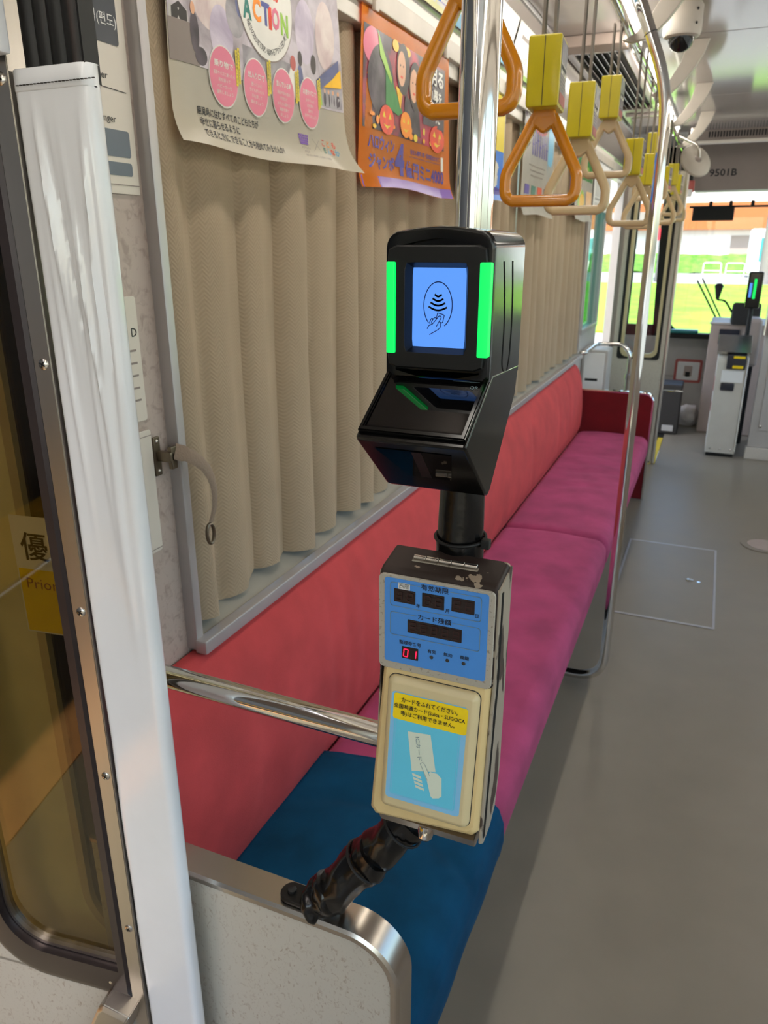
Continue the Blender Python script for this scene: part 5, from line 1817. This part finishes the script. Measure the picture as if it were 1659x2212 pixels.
pr = Print(lambda u, v, l: P3(-u, v, l + 0.007))
pr.rect(-0.158, 1.002, -0.072, 1.095, 'yellow', 0.0)
pr.text('優', -0.148, 1.108, 'ink', h=0.040, lift=0.0004, bold=0.01)
pr.text('Priority', -0.148, 1.062, 'tactile', h=0.020, w=0.072, lift=0.0004)
pr.build('print', tb)

# ================================================================== CEILING FITTINGS
for row, (x, lab) in enumerate(((-0.405, 'over the bench, left row'), (1.12, 'over the far side, right row'))):
    for k, (a, c) in enumerate(((-2.9, -1.75), (-1.65, -0.5), (-0.3, 0.85), (0.95, 2.10), (2.25, 3.40), (3.50, 4.65), (4.75, 5.90))):
        t = thing('ceiling_light', 'fluorescent ceiling tube %s, %s' % (lab, ('rearmost', 'second from the rear', 'nearest behind the pole', 'fourth from the rear', 'third from the front', 'second from the front', 'foremost')[k]), 'lamp', (x, (a + c) / 2, ZC), 'fluorescent tubes on the ceiling')
        obj('batten', B().box(x - 0.03, x + 0.03, a, c, ZC - 0.022, ZC - 0.0005, 0.003), 'white', t)
        obj('tube', B().tube([(x, a + 0.03, ZC - 0.045), (x, c - 0.03, ZC - 0.045)], 0.014, 12), 'tube', t)
        for y in (a + 0.02, c - 0.02):
            obj('socket', B().box(x - 0.016, x + 0.016, y - 0.012, y + 0.012, ZC - 0.062, ZC - 0.02, 0.003), 'white', t)

t = thing('security_camera', 'cream dome security camera on the ceiling', 'camera', (-0.225, 3.03, ZC))
c0 = (-0.225, 3.03, ZC)
obj('base', B().lathe([(0.052, 0), (0.060, 0.012), (0.060, 0.048), (0.059, 0.05)], c0, (0, 0, -1), 36), 'camwhite', t)
obj('collar', B().lathe([(0.061, 0.050), (0.061, 0.085), (0.056, 0.098), (0.044, 0.103), (0.042, 0.100)], c0, (0, 0, -1), 36), 'camwhite', t)
obj('dome', B().lathe([(0.042, 0.098), (0.040, 0.112), (0.033, 0.128), (0.022, 0.138), (0.010, 0.1425), (0.0, 0.143)], c0, (0, 0, -1), 30), 'dome', t)
for z in (0.03, 0.07):
    obj('screw_hole', B().lathe([(0.0045, 0), (0.0045, 0.001), (0, 0.001)], Vector(c0) + Vector((0.045 * 1.0, -0.0425, -z)), (0.727, -0.687, 0), 10), 'blackmatte', t)

t = thing('ceiling_vent', 'slatted air vent in the ceiling above the far posters', 'vent', (-0.56, 4.2, ZC))
obj('frame', B().box(-0.695, -0.665, 3.42, 5.0, ZC - 0.028, ZC - 0.0005, 0.003).box(-0.475, -0.445, 3.42, 5.0, ZC - 0.028, ZC - 0.0005, 0.003).box(-0.665, -0.475, 3.42, 3.50, ZC - 0.028, ZC - 0.0005, 0.003).box(-0.665, -0.475, 4.93, 5.0, ZC - 0.028, ZC - 0.0005, 0.003), 'ceil', t)
obj('lip', B().box(-0.70, -0.44, 3.30, 3.42, ZC - 0.04, ZC - 0.0005, 0.005), 'console', t)
obj('dark_box', B().box(-0.665, -0.475, 3.50, 4.93, ZC - 0.006, ZC - 0.001), 'blackmatte', t)
sl0 = None
for k in range(7):
    x = -0.652 + k * 0.027
    if sl0 is None:
        sl0 = obj('slat', B().prism([(0, ZC - 0.008), (0.013, ZC - 0.026), (0.015, ZC - 0.025), (0.004, ZC - 0.007)], 'y', 3.50, 4.93), 'ceil', t)
        sl0.location.x += 0
        base_x = sl0.location.copy()
        sl0.location = base_x + Vector((x, 0, 0))
    else:
        s2 = sl0.copy()
        COL.objects.link(s2)
        s2.parent = t
        s2.location = base_x + Vector((x, 0, 0))
t = thing('small_vent', 'small ceiling vent beyond the slatted one', 'vent', (-0.55, 5.4, ZC))
obj('frame', B().box(-0.66, -0.44, 5.25, 5.7, ZC - 0.018, ZC - 0.0005, 0.004), 'ceil', t)
obj('grille', B().box(-0.63, -0.47, 5.30, 5.65, ZC - 0.022, ZC - 0.018), 'bulk', t)

t = thing('round_mirror', 'cream backed round mirror on an arm near the bulkhead', 'mirror', (-0.345, 5.1, RAILZ))
ax = Vector((0.55, -0.70, 0.45)).normalized()
mc = Vector((-0.215, 5.0, 1.953))
obj('disc', B().lathe([(0.0, 0.020), (0.03, 0.019), (0.07, 0.012), (0.092, 0.002), (0.096, -0.006), (0.092, -0.012), (0.0, -0.016)], mc, ax, 40), 'camwhite', t)
obj('hub', B().lathe([(0.022, 0.018), (0.020, 0.024), (0.012, 0.030), (0, 0.031)], mc, ax, 20), 'bulk', t)
obj('arm', B().tube(arc_pts([mc + ax * 0.028, mc + ax * 0.05 + Vector((-0.02, 0, 0.05)), (-0.345, 5.08, RAILZ)], 0.03), 0.008, 10), 'steel', t)

# ================================================================== FRONT DOOR AND CAB
# partition beside the front door
t = thing('door_partition', 'beige partition with tall cream rimmed window by the front door', 'partition', (-0.5, 5.6, 0))
ou = rrect(-0.64, 0.02, -0.29, 1.95, 0.006, 5)
inn = rrect(-0.585, 0.76, -0.335, 1.90, 0.05, 5)
inn2 = rrect(-0.565, 0.785, -0.355, 1.875, 0.045, 5)
ou_w = rrect(-0.605, 0.745, -0.318, 1.915, 0.02, 5)


def yring(a, c, y0, y1):
    return B().loops([[Vector((p[0], y0, p[1])) for p in a], [Vector((p[0], y0, p[1])) for p in c], [Vector((p[0], y1, p[1])) for p in c], [Vector((p[0], y1, p[1])) for p in a], [Vector((p[0], y0, p[1])) for p in a]], False, False).fixnormals()


obj('board', yring(ou, ou_w, 5.60, 5.63), 'laminate', t, 30)
obj('gasket', yring(ou_w, inn, 5.596, 5.632), 'blackmatte', t, 30)
obj('window_rubber', yring(inn, inn2, 5.590, 5.634), 'creamrubber', t, 30)
obj('pane', B().prism(inn2, 'y', 5.612, 5.615), 'clear', t, 0)
obj('edge_post', B().box(-0.665, -0.635, 5.595, 5.635, 0, 2.04, 0.006, 2), 'bulk', t)
obj('edge_post', B().box(-0.292, -0.268, 5.595, 5.635, 0, 2.2, 0.006, 2), 'steel', t)
t = thing('ticket_machine', 'small grey ticket machine on the wall past the bench', 'machine', (-0.66, 5.2, 0.3))
obj('body', B().box(-0.768, -0.60, 5.08, 5.30, 0.20, 0.86, 0.012), 'wallgrey', t)
obj('face', B().box(-0.75, -0.62, 5.074, 5.082, 0.55, 0.84, 0.004), 'white', t)
obj('slot', B().box(-0.735, -0.655, 5.070, 5.076, 0.66, 0.675), 'blackmatte', t)
obj('mount', B().box(-0.768, -0.70, 5.12, 5.26, 0.0, 0.20), 'wallgrey', t)
t = thing('end_handrail', 'chrome handrail loop above the far bench end', 'rail', (-0.5, 5.0, 0.7))
obj('tube', B().tube(arc_pts([(XL, 4.90, 0.86), (-0.72, 4.90, 0.86), (-0.72, 5.42, 0.86), (-0.55, 5.45, 0.86), (-0.50, 5.45, 0.80), (-0.50, 5.45, 0.30)], 0.05), 0.014, 14), 'chrome', t)
obj('joint', B().lathe([(0.02, 0), (0.022, 0.01), (0.02, 0.04), (0, 0.042)], (-0.50, 5.45, 0.62), (0, 0, 1), 16), 'chrome', t)

t = thing('apron_notice', 'red framed notice on the wall below the windshield', 'sign', (-0.16, YF, 0.4))
yo = YF - 0.006
ro, ri = rrect(-0.285, 0.285, -0.045, 0.50, 0.02), rrect(-0.262, 0.308, -0.068, 0.477, 0.012)
obj('frame', yring(ro, ri, yo, YF - 0.0005), 'redprint', t, 30)
obj('sheet', B().prism(ri, 'y', yo + 0.002, YF - 0.001), 'white', t)
obj('camera_hatch', B().box(-0.20, -0.13, yo - 0.004, yo + 0.002, 0.345, 0.44, 0.004), 'console', t)
obj('lens', B().box(-0.185, -0.145, yo - 0.008, yo - 0.003, 0.34, 0.385, 0.003), 'blackmatte', t)

t = thing('waste_bin', 'dark slim waste bin beside the front door step', 'bin', (-0.24, 6.72, 0))
obj('body', B().box(-0.335, -0.165, 6.60, 6.86, 0.0, 0.42, 0.015), 'bindark', t)
obj('rim', B().box(-0.338, -0.162, 6.597, 6.863, 0.36, 0.375, 0.004), 'chrome', t)
obj('label_plate', B().box(-0.29, -0.20, 6.593, 6.599, 0.03, 0.08, 0.002), 'wallgrey', t)
b = B()
bmesh.ops.create_icosphere(b.bm, subdivisions=4, radius=1.0)
for v in b.bm.verts:
    n = 1 + 0.28 * mnoise.noise(v.co * 1.7) + 0.10 * mnoise.noise(v.co * 5)
    v.co = Vector((-0.115 + v.co.x * 0.105 * n, 7.08 + v.co.y * 0.10 * n, max(0.001, 0.075 + v.co.z * 0.10 * n)))
tag(obj('plastic_bag', b, 'bag', smooth=50), 'crumpled white plastic bag on the cab floor', 'bag')

t = thing('fare_box', 'tall cream fare box with navy and yellow top beside the cab', 'fare box', (0.165, 6.15, 0))
sidep = [(6.0, 0.03), (6.42, 0.03), (6.42, 0.80), (6.30, 0.86), (6.02, 0.74), (6.0, 0.70)]
obj('cabinet', B().prism(sidep, 'x', 0.062, 0.268, 0.004), 'farebox', t)
obj('plinth', B().box(0.07, 0.26, 6.02, 6.40, 0.0, 0.03), 'blackmatte', t)
obj('coin_tray', B().prism([(6.03, 0.755), (6.26, 0.855), (6.24, 0.875), (6.01, 0.775)], 'x', 0.05, 0.275, 0.004), 'steel', t)
nb = obj('note_slot', B().box(0.125, 0.250, 5.985, 6.03, 0.655, 0.76, 0.006), 'navyplastic', t)
obj('yellow_label', B().box(0.165, 0.240, 5.980, 5.986, 0.735, 0.752, 0.001), 'yellow', nb)
obj('yellow_label', B().box(0.165, 0.235, 5.980, 5.986, 0.664, 0.684, 0.001), 'yellow', nb)
obj('instruction_plate', B().box(0.10, 0.245, 5.994, 6.0005, 0.56, 0.645, 0.001), 'white', t)
obj('return_cup', B().box(0.105, 0.195, 5.985, 6.005, 0.50, 0.555, 0.008), 'navyplastic', t)
obj('edge_trim', B().box(0.258, 0.270, 5.994, 6.004, 0.05, 0.74, 0.002), 'chrome', t)
for k in range(3):
    obj('foot_bolt', screw_head(B(), (0.095 + k * 0.07, 5.9995, 0.06), (0, -1, 0), 0.008), 'screw', t)
obj('side_label', B().box(0.059, 0.0615, 6.06, 6.16, 0.48, 0.58, 0.0005).box(0.059, 0.0615, 6.08, 6.15, 0.33, 0.39, 0.0005), 'redprint', t)

t = thing('driver_console', 'taupe driver console with dark control panel under the windshield', 'console', (0.1, 7.0, 0))
obj('body', B().box(-0.02, 0.52, 6.80, 7.46, 0.0, 0.90, 0.012), 'console', t)
obj('dark_panel', B().box(0.05, 0.20, 6.785, 6.802, 0.74, 0.86, 0.006), 'navyplastic', t)
obj('top_edge', B().box(-0.03, 0.22, 6.79, 6.82, 0.895, 0.915, 0.004), 'alu', t)
t = thing('steering_column', 'black driver controls above the console', 'controls', (0.22, 6.9, 0.9))
obj('hood', B().prism([(6.75, 0.90), (6.95, 0.90), (6.93, 1.04), (6.80, 1.07)], 'x', 0.12, 0.33, 0.02), 'blackmatte', t)
obj('lever', B().tube(arc_pts([(0.13, 6.85, 0.98), (0.06, 6.85, 1.08), (0.0, 6.85, 1.085)], 0.03), 0.008, 10), 'blackmatte', t)
obj('knob', B().lathe([(0, 0), (0.012, 0.0), (0.03, 0.09), (0.035, 0.105), (0.02, 0.125), (0, 0.128)], (0.0, 6.85, 1.085), (0, 0, 1), 16), 'blackmatte', t)
t = thing('driver_chair', 'pale driver seat back behind the fare box', 'seat', (0.35, 6.55, 0.5))
obj('back', B().box(0.235, 0.34, 6.42, 6.66, 0.62, 0.98, 0.03, 3), 'console', t)
obj('pedestal', B().box(0.26, 0.32, 6.48, 6.60, 0.0, 0.62, 0.01), 'blackmatte', t)
t = thing('cab_card_reader', 'small black card reader with green light by the cab', 'card reader', (0.25, 6.3, 1.0))
obj('body', B().box(0.19, 0.29, 6.30, 6.40, 1.06, 1.32, 0.012), 'blackgloss', t)
obj('screen', B().box(0.205, 0.222, 6.296, 6.301, 1.14, 1.24), 'screen', t, label='lit blue display')
obj('light_bar', B().box(0.232, 0.250, 6.294, 6.301, 1.13, 1.27, 0.004), 'green', t, label='glowing green light bar')
obj('stalk', B().tube([(0.24, 6.36, 0.86), (0.24, 6.36, 1.08)], 0.016), 'blackmatte', t)
t = thing('cab_partition', 'pale grey cab partition at the right edge behind the fare box', 'partition', (0.9, 6.05, 0))
obj('board', B().box(0.345, 1.5, 6.03, 6.07, 0.09, 1.02, 0.006), 'wallgrey', t)
obj('inner_panel', B().box(0.40, 1.4, 6.022, 6.032, 0.22, 0.86, 0.004), 'wallgrey', t)
obj('kick_strip', B().box(0.335, 1.5, 6.015, 6.085, 0.0, 0.09, 0.006), 'wall', t)
obj('corner_post', B().tube([(0.352, 6.05, 0.9), (0.352, 6.05, 2.25)], 0.02, 16), 'steel', t)
obj('latch', B().box(0.36, 0.40, 6.01, 6.035, 0.90, 0.98, 0.006), 'chrome', t)
obj('bolt', screw_head(B(), (0.41, 6.022, 0.25), (0, -1, 0), 0.010), 'screw', t)

t = thing('sun_visor', 'black sun visor and rail across the top of the windshield', 'visor', (-0.13, 7.55, 1.75))
obj('rail', B().box(-0.33, 1.2, 7.545, 7.565, 1.805, 1.822, 0.002), 'blackmatte', t)
obj('blade', B().box(-0.30, 0.035, 7.53, 7.545, 1.70, 1.815, 0.006), 'blackmatte', t)
for x in (-0.16, 0.0, 0.17):
    obj('bracket', B().box(x - 0.014, x + 0.014, 7.54, 7.57, 1.82, 1.86, 0.003), 'blackmatte', t)
t = thing('wiper', 'black windshield wiper slanting across the glass', 'wiper', (0.0, 7.66, 0.8))
obj('arm', B().tube([(-0.19, 7.655, 1.20), (0.02, 7.655, 0.86), (0.05, 7.655, 0.80)], 0.008, 8), 'blackmatte', t)
obj('blade', B().tube([(-0.15, 7.652, 1.22), (0.06, 7.652, 0.86)], 0.007, 8), 'blackmatte', t)
tag(obj('dash_cloth', B().box(-0.36, -0.12, 7.46, 7.58, 0.7455, 0.775, 0.01), 'teal'), 'folded teal cloth on the ledge below the windshield', 'cloth')
t = thing('hanging_bundle', 'small dark and silver bundle of cards hanging below the mirror', 'card holder', (-0.33, 6.3, 1.9))
obj('pouch', B().box(-0.335, -0.275, 6.28, 6.33, 1.93, 2.03, 0.012), 'blackmatte', t)
obj('cards', B().box(-0.34, -0.26, 6.27, 6.31, 1.86, 1.94, 0.006), 'redprint', t)
obj('ticket_stub', B().box(-0.36, -0.27, 6.262, 6.29, 1.83, 1.88, 0.006), 'white', t)
obj('cord', B().tube([(-0.31, 6.30, 2.03), (-0.33, 6.20, 2.166)], 0.003, 6), 'blackmatte', t)

# ================================================================== FLOOR FITTINGS
t = thing('floor_hatch', 'square floor hatch with metal edge strips and a latch', 'hatch', (-0.05, 3.53, 0))
hx0, hx1, hy0, hy1 = -0.255, 0.160, 3.085, 3.985
obj('lid', B().box(hx0, hx1, hy0, hy1, 0.0002, 0.0022, 0.0008), 'floor', t)
for q in ((hx0 - 0.010, hx1 + 0.010, hy0 - 0.012, hy0), (hx0 - 0.010, hx1 + 0.010, hy1, hy1 + 0.012), (hx0 - 0.010, hx0, hy0, hy1), (hx1, hx1 + 0.010, hy0, hy1)):
    obj('edge_strip', B().box(q[0], q[1], q[2], q[3], 0.0003, 0.0035, 0.001), 'alu', t)
obj('latch', B().lathe([(0.018, 0), (0.018, 0.003), (0.010, 0.005), (0, 0.005)], (0.055, 3.55, 0.002), (0, 0, 1), 20), 'chrome', t)
obj('latch_ring', B().lathe([(0.008, 0), (0.008, 0.002), (0, 0.002)], (0.095, 3.54, 0.002), (0, 0, 1), 14), 'chrome', t)
t = thing('inspection_cover', 'round metal rimmed cover in the floor at the right edge', 'cover', (0.40, 4.18, 0))
obj('rim', B().lathe([(0.115, 0), (0.115, 0.003), (0.095, 0.004), (0.090, 0.002), (0, 0.002)], (0.40, 4.18, 0.0003), (0, 0, 1), 40), 'floor', t)
obj('plate', B().lathe([(0.082, 0), (0.082, 0.001), (0, 0.001)], (0.40, 4.18, 0.0024), (0, 0, 1), 32), 'console', t)
